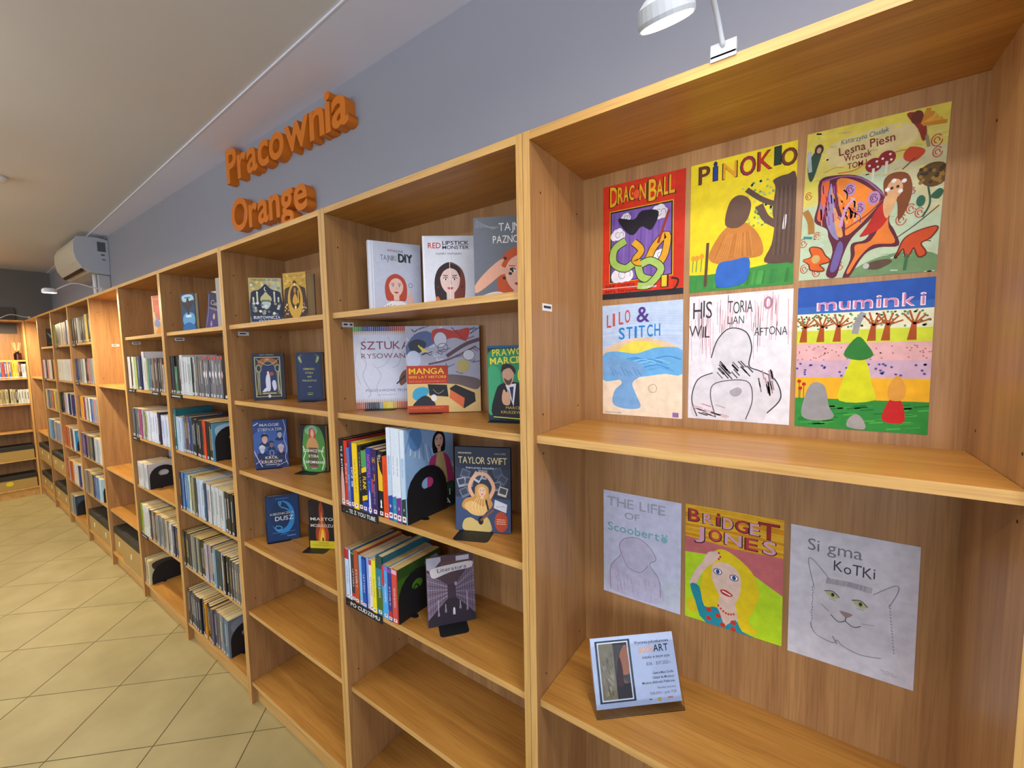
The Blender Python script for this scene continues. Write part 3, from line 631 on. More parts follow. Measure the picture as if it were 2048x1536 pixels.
def c_lit(a):
    a.bg('5c4c5c'); a.poly([(0, 0.2), (0, 0.9), (0.42, 0.62), (0.42, 0.42)], '7c6c80'); a.poly([(1, 0.9), (1, 0.1), (0.6, 0.42), (0.6, 0.62)], '746478'); a.rect(0.42, 0.36, 0.6, 0.64, '3c3040')
    a.poly([(0, 1), (1, 1), (1, 0.9), (0.6, 0.62), (0.42, 0.62), (0, 0.9)], '2c2430'); a.poly([(0, 0.2), (0.42, 0.42), (0.6, 0.42), (1, 0.1), (1, 0), (0, 0)], '4c3840')
    for k in range(9):
        t = k/9; a.line([(0, 0.25+0.62*t), (0.42, 0.43+0.19*t)], 0.01, 'a89cb4' if k % 2 else '4c4054', False); a.line([(1, 0.18+0.7*t), (0.6, 0.43+0.19*t)], 0.01, 'a094ac' if k % 2 else '483c50', False)
    for k in range(7): t = 0.06+0.05*k; a.line([(t, 0.3+0.12*t), (t, 0.86-0.4*t)], 0.008, '3c3044', False); a.line([(1-t, 0.24), (1-t, 0.86-0.4*t)], 0.008, '3c3044', False)
    a.rect(0.28, 0.08, 0.66, 0.2, '5c3c3c'); a.poly([(0, 0.16), (0.1, 0.2), (0.3, 0.06), (0.3, 0), (0, 0)], 'a8a4b4'); a.rect(0.62, 0.02, 0.9, 0.09, 'b8b0c0')
    a.blob([(0.08, 0.25), (0.1, 0.16), (0.5, 0.13), (0.94, 0.12), (0.97, 0.19), (0.9, 0.22), (0.5, 0.24), (0.16, 0.3)], 'cfc8cc', 3); a.text('Literatura', 0.22, 0.225, 0.055, '2c2430', 0.62, rot=2)
    a.ell(0.6, 0.42, 0.03, 0.03, '9c94ac'); a.rect(0.52, 0.8, 0.57, 0.87, 'c8c8dc'); a.ell(0.545, 0.79, 0.02, 0.025, 'e0e0ec')
    for u, v0, v1 in ((0.22, 0.62, 0.86), (0.83, 0.56, 0.84), (0.37, 0.7, 0.82), (0.68, 0.68, 0.8)): a.rect(u-0.008, v0, u+0.008, v1, 'b8b0c4'); a.rect(u-0.02, v1-0.05, u+0.02, v1, '8c8498')
def arch(a, sky, dark, hi, u=0.5, v0=0.13, s=1.0):
    a.blob([(u, v0), (u+0.12, v0+0.08), (u+0.24, v0+0.13), (u+0.4, v0+0.16), (u+0.46, v0+0.26), (u+0.46, 0.9), (u-0.46, 0.9), (u-0.46, v0+0.26), (u-0.4, v0+0.16), (u-0.24, v0+0.13), (u-0.12, v0+0.08)], dark, 3)
def c_castle(a):
    a.bg('b4a468'); a.rect(0.5, 0.02, 0.98, 0.3, 'b0b4a4')
    for k in range(24): a.ell(random.random()*0.9+0.05, 0.06+random.random()*0.22, 0.05, 0.03, random.choice(['d8c47c', 'c0a850', 'd0d0b8', '9c9468']), n=8)
    a.text('MELISSA BLAIR', 0.1, 0.06, 0.03, '3c3c3c', 0.8)
    arch(a, 0, '242a44', 0)
    a.ell(0.5, 0.24, 0.045, 0.045, 'e8e4d0'); a.ell(0.52, 0.235, 0.04, 0.04, '242a44')
    a.blob([(0.36, 0.5), (0.34, 0.42), (0.42, 0.36), (0.5, 0.3), (0.58, 0.36), (0.66, 0.42), (0.64, 0.5)], 'c0bc88'); a.rect(0.37, 0.47, 0.63, 0.52, '6c6a50'); a.blob([(0.37, 0.52), (0.63, 0.52), (0.6, 0.62), (0.5, 0.67), (0.4, 0.62)], 'b8c8c4')
    for u, h in ((0.24, 0.32), (0.76, 0.32), (0.12, 0.44), (0.88, 0.44)): a.rect(u-0.025, h, u+0.025, 0.52, 'c4c8a8'); a.poly([(u-0.035, h), (u+0.035, h), (u, h-0.04)], 'e0e0c8')
    for k in range(26): a.blob([(u0+0.0, v0), (u0+0.05, v0-0.03), (u0+0.1, v0), (u0+0.05, v0+0.03)], random.choice(['c8ccc0', 'a89c6c', 'e0e4dc', '6c7484']), 2) if (u0 := 0.04+0.86*random.random()) and (v0 := 0.54+0.24*random.random()) else 0
    a.rect(0.02, 0.8, 0.98, 1, '24365c'); a.rect(0.02, 0.93, 0.3, 1, '3c78c4')
    a.text('BUNTOWNICZA', 0.1, 0.875, 0.06, 'dfe6ea', 0.8, 1); a.text('KROLOWA', 0.26, 0.955, 0.06, 'c8d4dc', 0.5, 1)
def c_gold(a):
    a.bg('b8902c'); a.rect(0, 0.88, 1, 1, '3c2018'); a.text('MELISSA BLAIR', 0.12, 0.08, 0.025, '6c4c1c', 0.76)
    for k in range(20): a.ell(random.random(), 0.03+random.random()*0.3, 0.06, 0.03, random.choice(['c8a43c', 'a8801c', 'd0b048']), n=8)
    arch(a, 0, '341814', 0, v0=0.15)
    a.ell(0.5, 0.57, 0.33, 0.36, 'c89c30'); a.ell(0.5, 0.5, 0.22, 0.24, '301412'); a.blob([(0.38, 0.56), (0.5, 0.42), (0.62, 0.56), (0.56, 0.64), (0.44, 0.64)], 'c8942c'); a.rect(0.62, 0.36, 0.66, 0.62, 'd0a840'); a.ell(0.5, 0.24, 0.03, 0.03, 'f0d880'); a.ell(0.5, 0.36, 0.05, 0.06, 'a8782c'); a.ell(0.5, 0.7, 0.04, 0.04, 'f8e070')
    for k in range(24): a.ell(random.choice([0.12, 0.88])+random.uniform(-0.09, 0.09), 0.62+0.24*random.random(), 0.025, 0.02, random.choice(['c8a468', '8c5c34', 'e0c890']), n=6)
    a.text('PANI NOCY', 0.16, 0.95, 0.04, '7c4c34', 0.68)
def c_nouv(a):
    a.bg('20263a'); a.text('SARA CURUFIN', 0.24, 0.045, 0.022, 'a0a4ac', 0.46); a.rect(0.07, 0.075, 0.9, 0.93, 'a8a47c'); a.rect(0.1, 0.095, 0.87, 0.915, '2a2438')
    a.blob([(0.16, 0.2), (0.3, 0.12), (0.5, 0.1), (0.7, 0.12), (0.82, 0.2), (0.6, 0.26), (0.4, 0.26)], '9c5c34'); a.ell(0.48, 0.16, 0.08, 0.05, 'e08850')
    a.ell(0.5, 0.48, 0.3, 0.34, '8c7a4c'); a.ell(0.5, 0.49, 0.27, 0.31, '243460'); a.rect(0.23, 0.5, 0.77, 0.84, '243460')
    for s in (0.2, 0.8): a.ell(s, 0.32, 0.09, 0.09, '9c946c'); a.ell(s, 0.32, 0.06, 0.06, '243050'); a.rect(s-0.025, 0.4, s+0.025, 0.88, '8c8c64')
    a.line([(0.12, 0.3), (0.16, 0.6), (0.12, 0.88)], 0.02, 'b0a880'); a.line([(0.86, 0.3), (0.82, 0.6), (0.86, 0.88)], 0.02, 'b8c0a0'); a.line([(0.13, 0.12), (0.4, 0.24), (0.6, 0.24), (0.85, 0.12)], 0.02, 'b8a878')
    a.blob([(0.43, 0.8), (0.4, 0.6), (0.44, 0.46), (0.52, 0.44), (0.55, 0.54), (0.54, 0.78)], 'd8d8ec'); a.blob([(0.66, 0.8), (0.6, 0.66), (0.64, 0.58), (0.72, 0.6), (0.74, 0.74)], 'd0d0e8'); a.blob([(0.26, 0.84), (0.38, 0.74), (0.46, 0.76), (0.34, 0.86)], 'dce0f0'); a.ell(0.6, 0.44, 0.07, 0.04, '9c5434'); a.ell(0.49, 0.42, 0.035, 0.04, 'e4d0c8')
    a.rect(0.22, 0.82, 0.8, 0.88, '54502c'); a.dashes(0.28, 0.865, 0.44, 0.022, 'c8c09c'); a.ell(0.5, 0.915, 0.05, 0.035, 'c8ccd0')
def c_dkblue(a):
    a.bg('18264a'); a.rect(0.1, 0.04, 0.9, 0.96, '1c2c54')
    for s in (-1, 1): a.line([(0.5+s*0.26, 0.05), (0.5+s*0.4, 0.1), (0.5+s*0.34, 0.2)], 0.02, '6c8c9c'); a.blob([(0.5+s*0.34, 0.08), (0.5+s*0.4, 0.12), (0.5+s*0.3, 0.22), (0.5+s*0.27, 0.18)], '9ca45c')
    for k, (t, w) in enumerate((('CIEMNOSC,', 0.46), ('KTORA', 0.3), ('NAS', 0.16), ('POLACZYLA', 0.54))): a.text(t, 0.5, 0.36+0.08*k, 0.035, 'b8bc50', w, 1, al='c')
    a.dashes(0.44, 0.72, 0.12, 0.015, 'a8ac50'); a.dashes(0.4, 0.84, 0.22, 0.012, '8c9454'); a.dashes(0.4, 0.88, 0.2, 0.02, 'a8ac50'); a.ring(0.5, 0.55, 0.4, 0.6, 0.012, '2c4474', a0=200, a1=340)
def c_krol(a):
    a.bg('28407c'); a.blob([(0.0, 0.3), (0.4, 0.2), (1, 0.3), (1, 0.7), (0.5, 0.6), (0, 0.75)], '3c5ca4')
    a.text('MAGGIE', 0.2, 0.125, 0.055, 'b8bcd0', 0.58, 1); a.text('STIEFVATER', 0.14, 0.22, 0.055, 'b0b8cc', 0.72, 1)
    for u, v, r, sk, hr in ((0.33, 0.38, 0.1, 'c8a89c', '1c1c2c'), (0.78, 0.3, 0.08, 'a8a8bc', '24304c'), (0.52, 0.5, 0.07, '7c6474', '1c2038'), (0.24, 0.6, 0.085, 'b8c0d8', 'c8ccd8'), (0.8, 0.6, 0.09, 'c8a8a8', 'b8b4bc')):
        q = a.w/a.h; a.blob([(u-1.6*r, v+2.6*r*q), (u-0.9*r, v+1.3*r*q), (u+0.9*r, v+1.3*r*q), (u+1.6*r, v+2.6*r*q)], '1c2c54'); a.ell(u, v, r*0.8, r*1.1, sk); a.blob([(u-r, v), (u-0.9*r, v-r*q*1.2), (u, v-1.6*r*q), (u+r, v-r*q), (u+0.95*r, v), (u+0.5*r, v-0.7*r*q), (u-0.5*r, v-0.6*r*q)], hr)
        a.ell(u-0.3*r, v, 0.1*r, 0.08*r, '1c1c2c', n=6); a.ell(u+0.3*r, v, 0.1*r, 0.08*r, '1c1c2c', n=6)
    a.rect(0.05, 0.73, 0.95, 0.99, '20305c'); a.ring(0.52, 0.69, 0.06, 0.06, 0.012, 'b8c0d8'); a.text('KROL', 0.32, 0.81, 0.055, 'e0d0b8', 0.38, 1); a.text('KRUKOW', 0.2, 0.9, 0.06, 'e0d0b8', 0.62, 1); a.dashes(0.32, 0.94, 0.4, 0.018, 'b8bcd0')
    a.line([(0.9, 0), (0.96, 0.2), (0.9, 0.4), (0.97, 0.6), (0.92, 0.8), (0.99, 0.95)], 0.02, 'a8b4d4'); a.line([(0, 0.62), (0.1, 0.8), (0.22, 0.97)], 0.025, 'c8b8cc'); a.line([(0.03, 0.9), (0.2, 0.82)], 0.02, 'c0b0c8'); a.line([(0.02, 0.1), (0.16, 0.05)], 0.03, 'c0c8dc'); a.line([(0.65, 0.97), (0.97, 0.88)], 0.015, 'b8c0d8')
def c_green(a):
    a.bg('14181c'); a.blob([(0.1, 0.3), (0.2, 0.04), (0.5, -0.0), (0.8, 0.06), (0.95, 0.3), (0.97, 0.6), (0.9, 0.97), (0.1, 0.97), (0.05, 0.6)], '4c8c3c', 3); a.blob([(0.2, 0.1), (0.5, 0.0), (0.7, 0.1), (0.6, 0.2), (0.3, 0.2)], '8cac94')
    a.blob([(0.35, 0.3), (0.36, 0.12), (0.46, 0.06), (0.58, 0.12), (0.62, 0.3), (0.5, 0.34)], 'b8442c'); a.ell(0.48, 0.17, 0.07, 0.09, 'e0b08c'); a.blob([(0.24, 0.5), (0.32, 0.3), (0.5, 0.26), (0.64, 0.32), (0.7, 0.5)], 'c89460'); a.rect(0.3, 0.48, 0.66, 0.9, '5c4c34')
    a.text('DZIEWCZYNA', 0.5, 0.575, 0.055, 'eceee8', 0.84, 1, al='c'); a.text('KTORA', 0.5, 0.69, 0.055, 'eceee8', 0.4, 1, al='c'); a.text('ZAPOMNIANO', 0.5, 0.82, 0.055, 'eceee8', 0.88, 1, al='c'); a.text('Polka Swan', 0.5, 0.9, 0.03, 'd8508c', 0.36, al='c', shear=0.2); a.dashes(0.4, 0.94, 0.2, 0.015, 'c8ccc8')
    for s in (0.08, 0.92): a.line([(s, 0.45), (0.5+(s-0.5)*0.8, 0.6), (s, 0.75), (0.5+(s-0.5)*0.75, 0.95)], 0.04, 'c8e0b8')
def c_dusz(a):
    a.bg('14305c'); a.rect(0.03, 0.02, 0.97, 0.98, '183a6c'); a.ell(0.5, 0.48, 0.36, 0.36, '2c8cd4', n=30); a.ell(0.42, 0.44, 0.31, 0.31, '183460', n=30)
    a.line([(0.5, 0.28), (0.42, 0.22), (0.4, 0.14), (0.46, 0.16), (0.44, 0.24), (0.6, 0.3), (0.7, 0.36)], 0.035, '4ca4dc'); a.line([(0.25, 0.72), (0.3, 0.66), (0.45, 0.7), (0.4, 0.76), (0.28, 0.76)], 0.025, '5cb0e0')
    a.text('KSIEZNICZKA', 0.12, 0.42, 0.045, 'c8c4b4', 0.72, 1); a.text('DUSZ', 0.26, 0.55, 0.09, 'd8dce0', 0.56, 1); a.dashes(0.16, 0.82, 0.7, 0.014, '4c84b8'); a.dashes(0.4, 0.87, 0.24, 0.014, '4c84b8'); a.dashes(0.3, 0.08, 0.4, 0.02, '3c74ac'); a.dashes(0.6, 0.92, 0.26, 0.02, '7ca4c8')
def c_miasto(a):
    a.bg('1c1414'); a.blob([(0.3, 0.85), (0.26, 0.6), (0.4, 0.4), (0.42, 0.1), (0.52, 0.0), (0.6, 0.2), (0.6, 0.4), (0.76, 0.6), (0.72, 0.85)], 'a0401c'); a.blob([(0.36, 0.85), (0.38, 0.66), (0.46, 0.5), (0.5, 0.2), (0.56, 0.5), (0.64, 0.66), (0.62, 0.85)], 'e07c20'); a.blob([(0.42, 0.85), (0.46, 0.7), (0.52, 0.58), (0.58, 0.7), (0.58, 0.85)], 'f8c840')
    a.ell(0.53, 0.82, 0.03, 0.06, '1c1414'); a.text('MIASTO', 0.06, 0.4, 0.06, 'e0dcd4', 0.9, 1); a.text('MOSIADZU', 0.06, 0.54, 0.06, 'd8d4cc', 0.9, 1); a.rect(0, 0.84, 1, 1, 'd8c424'); a.text('CHAKRABORTY', 0.1, 0.95, 0.035, '9c8c1c', 0.8); a.dashes(0.35, 0.89, 0.4, 0.014, '8c7c1c'); a.rect(0.0, 0.12, 0.2, 0.3, '241c1c')
def c_blue3(a):
    a.bg('16406c'); a.blob([(0.06, 0.1), (0.3, 0.03), (0.8, 0.04), (0.95, 0.16), (0.7, 0.34), (0.3, 0.32)], '9cc4dc'); a.blob([(0.1, 0.6), (0.4, 0.5), (0.9, 0.55), (0.92, 0.8), (0.5, 0.9), (0.1, 0.8)], '5c9ccc'); a.dashes(0.28, 0.12, 0.44, 0.03, '2c3c4c')
    a.blob([(0.4, 0.46), (0.08, 0.3), (0.06, 0.2), (0.36, 0.22), (0.44, 0.12), (0.56, 0.12), (0.62, 0.2), (0.9, 0.18), (0.9, 0.28), (0.6, 0.44), (0.58, 0.56), (0.42, 0.56)], '2c2c34'); a.rect(0.3, 0.56, 0.7, 0.63, 'c8dcec'); a.blob([(0.1, 0.84), (0.5, 0.76), (0.9, 0.86), (0.9, 1), (0.1, 1)], '1c64a4')
def c_purple(a):
    a.bg('2c2848'); a.blob([(0.1, 0.5), (0.5, 0.4), (0.9, 0.5), (0.9, 0.95), (0.1, 0.95)], '483c74'); a.text('Cuda', 0.2, 0.3, 0.12, 'b8b4bc', 0.6, shear=0.2); a.text('swiata', 0.16, 0.42, 0.07, 'a8a49c', 0.66, 1)
    a.blob([(0.42, 0.6), (0.5, 0.5), (0.56, 0.6), (0.5, 0.66)], 'c8b08c'); a.blob([(0.3, 0.8), (0.36, 0.7), (0.44, 0.8), (0.36, 0.86)], '9c84b0'); a.line([(0.06, 0.05), (0.12, 0.5), (0.06, 0.95)], 0.03, '8c88b0')
def c_red4(a):
    a.bg('d8b47c'); a.rect(0.1, 0, 0.92, 0.42, 'c8432c'); a.blob([(0.2, 0.3), (0.5, 0.25), (0.8, 0.3), (0.75, 0.6), (0.3, 0.62)], 'cc5440'); a.dashes(0.2, 0.12, 0.6, 0.06, 'd8685c'); a.blob([(0.1, 0.75), (0.4, 0.55), (0.6, 0.7), (0.9, 0.6), (0.9, 0.8), (0.5, 0.85)], '7c84b8'); a.blob([(0.2, 0.96), (0.5, 0.8), (0.9, 0.85), (0.9, 1), (0.2, 1)], 'dc8c34')
def c_black8(a):
    a.bg('14181a'); a.blob([(0.1, 0.2), (0.4, 0.34), (0.6, 0.3), (0.8, 0.4), (0.6, 0.55), (0.3, 0.45)], '54605c'); a.line([(0.2, 0.25), (0.5, 0.5), (0.85, 0.45)], 0.04, '6c7c78'); a.dashes(0.2, 0.8, 0.6, 0.04, '48504c')

# ------------------------------------------------------------------ face-out books
EG = 'black steel bookends'
G1 = 'face-out books beside the drawings'; G2 = 'face-out fantasy novels below the orange letters'
stand('pale grey hardcover with a red-haired woman and the letters DIY', (-0.665, 0.077, A_), 63, 0, 0.176, 0.235, 0.02, 'd0d6e6', c_diy, group=G1)
stand('white hardcover with a dark-haired woman\'s face split down the middle', (-0.495, 0.160, A_), 37.5, 0, 0.172, 0.2365, 0.018, 'dfe2ee', c_rlm, group=G1)
stand('grey hardcover with an orange-haired woman spreading her fingers, half hidden', (-0.25, 0.125, A_), 26, 0, 0.172, 0.237, 0.018, '6c717c', c_paz, group=G1)
stand('large white drawing manual bordered by coloured pencils', (-0.788, 0.086, B_), 41, 0, 0.225, 0.295, 0.012, 'd9dcee', c_sztuka, ('bookend holding the pencil-bordered manual', 0.12, 0.14, 0.045, -0.02), G1, hard=False)
stand('square art book with red title box and grey cartoon collage', (-0.545, 0.118, B_), 37, 0, 0.242, 0.286, 0.016, 'b0b0c0', c_manga, ('bookend under the square cartoon art book', 0.12, 0.15, 0.03, -0.06), G1)
stand('green law book with yellow capitals and a pointing man in suit', (-0.214, 0.131, B_), 16.2, 0, 0.145, 0.215, 0.02, '16324a', c_prawo, ('bookend under the green law book', 0.11, 0.14, 0.03, -0.02), G1)
stand('dark blue biography with a blonde singer forming a heart with her arms', (-0.297, 0.068, C_), 21.7, 2, 0.166, 0.246, 0.016, '242c44', c_swift, ('bookend with wide foot under the dark blue singer biography', 0.115, 0.15, 0.065, -0.02), G1)
stand('mauve-grey book with a library aisle and a torn paper banner', (-0.41, 0.051, D_), 51.2, 5, 0.15, 0.216, 0.012, '5c4c5c', c_lit, ('bookend with wide foot under the mauve library-aisle book', 0.1, 0.14, 0.055, 0.0), G1, hard=False)
stand('thick silver-gold novel with a domed palace under an arch', (-1.513, 0.071, A_), 43, 0, 0.138, 0.208, 0.034, 'b8b490', c_castle, group=G2)
stand('thick gold novel with a crescent moon inside a dark arch', (-1.305, 0.118, A_), 17, 0, 0.122, 0.208, 0.05, '4c4448', c_gold, group=G2)
stand('dark novel with gilded frame around a white-robed couple', (-1.484, 0.051, B_), 52, 0, 0.125, 0.211, 0.028, '20263a', c_nouv, group=G2)
stand('plain navy novel with small yellow lettering', (-1.277, 0.138, B_), 32, 0, 0.115, 0.21, 0.022, '18264a', c_dkblue, ('bookend under the plain navy novel', 0.09, 0.14, 0.045, 0.0), G2)
stand('blue novel with five young faces and pale branches', (-1.533, 0.057, C_), 50, 0, 0.14, 0.224, 0.02, '28407c', c_krol, ('bookend under the blue novel with five faces', 0.12, 0.14, 0.02, -0.01), G2)
stand('green and black novel with a red-haired woman', (-1.306, 0.155, C_), 22.8, 0, 0.125, 0.21, 0.02, '24301c', c_green, ('bookend under the green red-haired-woman novel', 0.12, 0.14, 0.045, -0.02), G2)
stand('deep blue novel with a glowing blue crescent', (-1.472, 0.063, D_), 58, 0, 0.135, 0.215, 0.02, '14305c', c_dusz, ('bookend under the deep blue crescent novel', 0.11, 0.14, 0.015, -0.02), G2)
stand('black novel with a tall flame and yellow foot band', (-1.256, 0.145, D_), 28, 0, 0.118, 0.213, 0.02, '1c1414', c_miasto, ('bookend under the black flame novel', 0.12, 0.14, 0.045, -0.02), G2)
G3 = 'face-out books on the top shelf of the third bay left of the drawings'
stand('blue novel with a dark winged figure, top shelf', (-2.25, 0.045, A_), 12, 0, 0.116, 0.2, 0.02, '16406c', c_blue3, group=G3)
o = stand('dark purple novel leaning sideways on the top shelf', (-2.075, 0.09, A_), 14, 0, 0.12, 0.205, 0.016, '2c2848', c_purple, group=G3)
o.rotation_euler = (0, math.radians(13), math.radians(14)); o.location = (-2.085, 0.09, A_+0.0006)
def board(label, A, ang, w, h, mat, rot=(0, 0, 0)):
    m = MB(); m.box(0, 0, 0, w, 0.004, h); o = m.build('display_board', mat, None, A, (rot[0], rot[1], math.radians(ang))); tag(o, label, 'board'); return o
M_GREYC = plain('grey_board', 'a4a19c', 0.7); M_WHC = plain('white_card', 'd4d4d8', 0.6)
board('pale grey upright board at the right end of the top shelf', (-1.86, 0.07, A_+0.0004), 10, 0.2, 0.245, M_GREYC)
board('white card standing behind the blue winged-figure novel', (-2.14, 0.15, A_+0.0004), 8, 0.1, 0.215, M_WHC)
stand('red and yellow novel standing at the panel of top shelf', (-2.632, 0.02, A_), 9, 0, 0.125, 0.222, 0.02, 'd8b47c', c_red4, group='face-out books in the fourth bay')
stand('black novel with grey swirl, face-out on top shelf', (-6.30, 0.05, A_), 30, 0, 0.14, 0.2, 0.02, '14181a', c_black8, group='face-out books in the eighth bay')

# ------------------------------------------------------------------ detailed spines of the two nearest rows
def sp(fn): return spine_art(fn, None, 'a02c2c')
def vt(a, s, v, L, col, wd=0.5, bold=1):
    """title running down the spine"""
    W_ = a.w; hh = wd*W_; n0 = len(a.m.v); a.text(s, 0, 0, hh/a.h, col, L*a.h/a.w, bold)
    cx = 0.5*W_-hh/2; Z = a.h*(1-v)
    for k in range(n0, len(a.m.v)):
        x, y, z = a.m.v[k]; dz = z-a.h; a.m.v[k] = (cx+dz, y, Z-x)
def s_black(a): a.rect(0, 0, 1, 1, '14141c'); vt(a, 'TE Z INTERNETU', 0.1, 0.62, 'e8e8ec', 0.34); a.ell(0.5, 0.86, 0.42, 0.42, 'd8a8a0')
def s_red(a): a.rect(0, 0, 1, 1, 'c83420'); vt(a, 'Podroz', 0.35, 0.3, 'f0b0a0', 0.5)
def s_lb(a): a.rect(0, 0, 1, 1, '5474b8'); vt(a, 'BLYSK', 0.45, 0.3, '8cb4e8', 0.4)
def s_navy(a): a.rect(0, 0, 1, 1, '20308c'); vt(a, 'UCZ SIE', 0.38, 0.3, 'e8ecf8', 0.5)
def s_yel(a): a.rect(0, 0, 1, 1, 'ecc81c'); vt(a, 'LISTA RZECZY', 0.25, 0.5, '6c5c1c', 0.22, 0)
def s_bthin(a): a.rect(0, 0, 1, 1, '1c1c20'); vt(a, 'CZARNA LISTA', 0.1, 0.6, 'b8b8b0', 0.28, 0)
def s_funk(a):
    a.rect(0, 0, 1, 1, '14161c'); a.rect(0, 0, 1, 0.27, '4c9c54'); a.poly([(0, 0.37), (1, 0.33), (1, 0.25), (0, 0.29)], 'ecc41c'); vt(a, 'FUNK', 0.42, 0.22, 'ecc41c', 0.62); a.poly([(0, 0.83), (1, 0.79), (1, 0.71), (0, 0.75)], 'ecc41c'); a.rect(0, 0.83, 1, 1, '1c3ca8')
def s_bp(a): a.rect(0, 0, 1, 1, '2038a0'); vt(a, 'FANTASTYKA', 0.1, 0.35, 'd8508c', 0.6); vt(a, 'dla kazdego', 0.5, 0.2, '4c8cd8', 0.4, 0); a.ell(0.5, 0.85, 0.2, 0.2, 'd8dce8')
def s_haj(a):
    a.rect(0, 0, 1, 1, '34205c'); a.text('H', 0.3, 0.2, 0.08, 'd8a82c', 0.4, 1); a.text('A', 0.3, 0.32, 0.07, '2c7c5c', 0.4, 1); a.text('J', 0.35, 0.45, 0.08, 'c8882c', 0.3, 1); a.rect(0, 0.45, 0.3, 0.66, 'a83c54'); vt(a, 'wysokie loty', 0.52, 0.32, '9c94b8', 0.3, 0)
def s_ty(a): a.rect(0, 0, 1, 1, '16161a'); a.poly([(0.1, 0.6), (0.95, 0.6), (0.95, 0.36), (0.5, 0.28), (0.05, 0.06)], 'ecbc24'); vt(a, 'Gry i', 0.05, 0.1, 'e8e8e8', 0.4); a.poly([(0.3, 0.86), (0.7, 0.86), (0.6, 0.82), (0.65, 0.76), (0.5, 0.73), (0.35, 0.76), (0.4, 0.82)], 'ececec')
def s_or(a): a.rect(0, 0, 1, 1, 'e0480c'); vt(a, 'WIELKIE SEKRETY', 0.12, 0.7, '9c2c14', 0.24, 0)
def s_w(c, n):
    def f(a):
        a.rect(0, 0, 1, 0.3, 'd4e0f0'); a.rect(0, 0.3, 1, 1, 'b8d0ec' if n in '14' else 'dce4f0'); vt(a, 'ciemna strona', 0.3, 0.2, '4c7cb4', 0.32, 0); a.poly([(0, 0.95), (1, 0.95), (1, 0.72), (0, 0.74)], c); a.text(n, 0.3, 0.86, 0.03, 'd8c8d8', 0.3, 1); a.rect(0, 0.95, 1, 1, c)
    return f
def near_row(z, x0, items, where, group, stick='a8343c', D0=0.17):
    x = x0
    for n, (col, t, h, fn, D, side, hard) in enumerate(items):
        mkbook(t-0.0006, D or D0, h, col, '%s-spined book, %s from left %s' % (cname(col), ORD[n], where), group, (x, 0.012+random.uniform(-0.001, 0.003), z+0.0004), hard=hard, spine=spine_art(fn, None, stick), side=side); x += t
    return x
def side_ma(a):
    a.bg('8cb0dc')
    for k in range(14): a.line([(0.1+0.06*k, 0.05+0.03*k), (0.0+0.09*k, 0.25+0.03*k)], 0.02, random.choice(['b8d0ec', '6c94c8', 'd0dcf0']))
    a.ell(0.2, 0.12, 0.13, 0.13, '5c8cc8'); a.rect(0, 0.72, 1, 1, '1c2c2c')
    a.blob([(0.44, 0.75), (0.46, 0.42), (0.6, 0.34), (0.82, 0.36), (0.94, 0.5), (0.96, 0.75)], 'b83c74'); a.blob([(0.6, 0.72), (0.62, 0.36), (0.76, 0.34), (0.84, 0.72)], 'c8b078')
    face(a, 0.68, 0.2, 0.1, 'e0b09c', '14101a', long=1.7); a.rect(0.5, 0.7, 0.98, 0.82, '244c3c'); a.text('MA I', 0.55, 0.86, 0.07, 'e4e8ec', 0.35, 1); a.text('JMA', 0.55, 0.96, 0.07, 'e4e8ec', 0.35, 1)
S2 = 'over the upper lettered black strip'
r1 = [('14141c', .026, .232, s_black, .2, None, True), ('c83420', .019, .228, s_red, .2, None, True), ('5474b8', .015, .205, s_lb, .18, None, False), ('20308c', .017, .226, s_navy, .2, None, False), ('ecc81c', .027, .226, s_yel, .21, None, True),
      ('1c1c20', .019, .22, s_bthin, .2, None, True), ('14161c', .027, .205, s_funk, .18, None, False), ('2038a0', .024, .218, s_bp, .2, None, False), ('34205c', .031, .216, s_haj, .19, None, False), ('16161a', .026, .213, s_ty, .18, None, False),
      ('e0480c', .024, .2, s_or, .17, None, False), ('b8d0ec', .021, .294, s_w('1c4ca4', '1'), .21, None, False), ('dce4f0', .02, .294, s_w('1c8cac', '2'), .21, None, False), ('dce4f0', .023, .294, s_w('6c2c8c', '3'), .21, None, False), ('a8c8ec', .02, .292, s_w('1c3c34', '4'), .21, side_ma, False)]
xe = near_row(C_, -0.783, r1, S2, 'books over the upper lettered strip', D0=0.2)
rowend('large black bookend closing the row over the upper lettered strip', xe+0.001, 0.012, C_, 0.17, 0.165, 0.026, EG)
def s2(base, *parts):
    def f(a):
        a.rect(0, 0, 1, 1, base)
        for p in parts: a.rect(*p)
        vt(a, random.choice(['PO CUDZEMU', 'NOWE SLOWA', 'LETTERS', 'STORY', 'WORDS']), 0.34, 0.36, '3c4c6c' if cname(base) in ('white', 'pale blue', 'pale', 'cream', 'yellow') else 'e0e0e8', 0.3, 0)
    return f
def side_green(a): a.bg('3c641c'); a.rect(0, 0, 1, 0.2, '2c4c1c'); a.blob([(0.62, 0.12), (0.9, 0.08), (0.92, 0.2), (0.7, 0.24)], '7c9cd0'); a.ell(0.4, 0.5, 0.2, 0.24, '4c7c24'); a.line([(0.3, 0.6), (0.4, 0.45), (0.5, 0.6)], 0.03, '1c2c10')
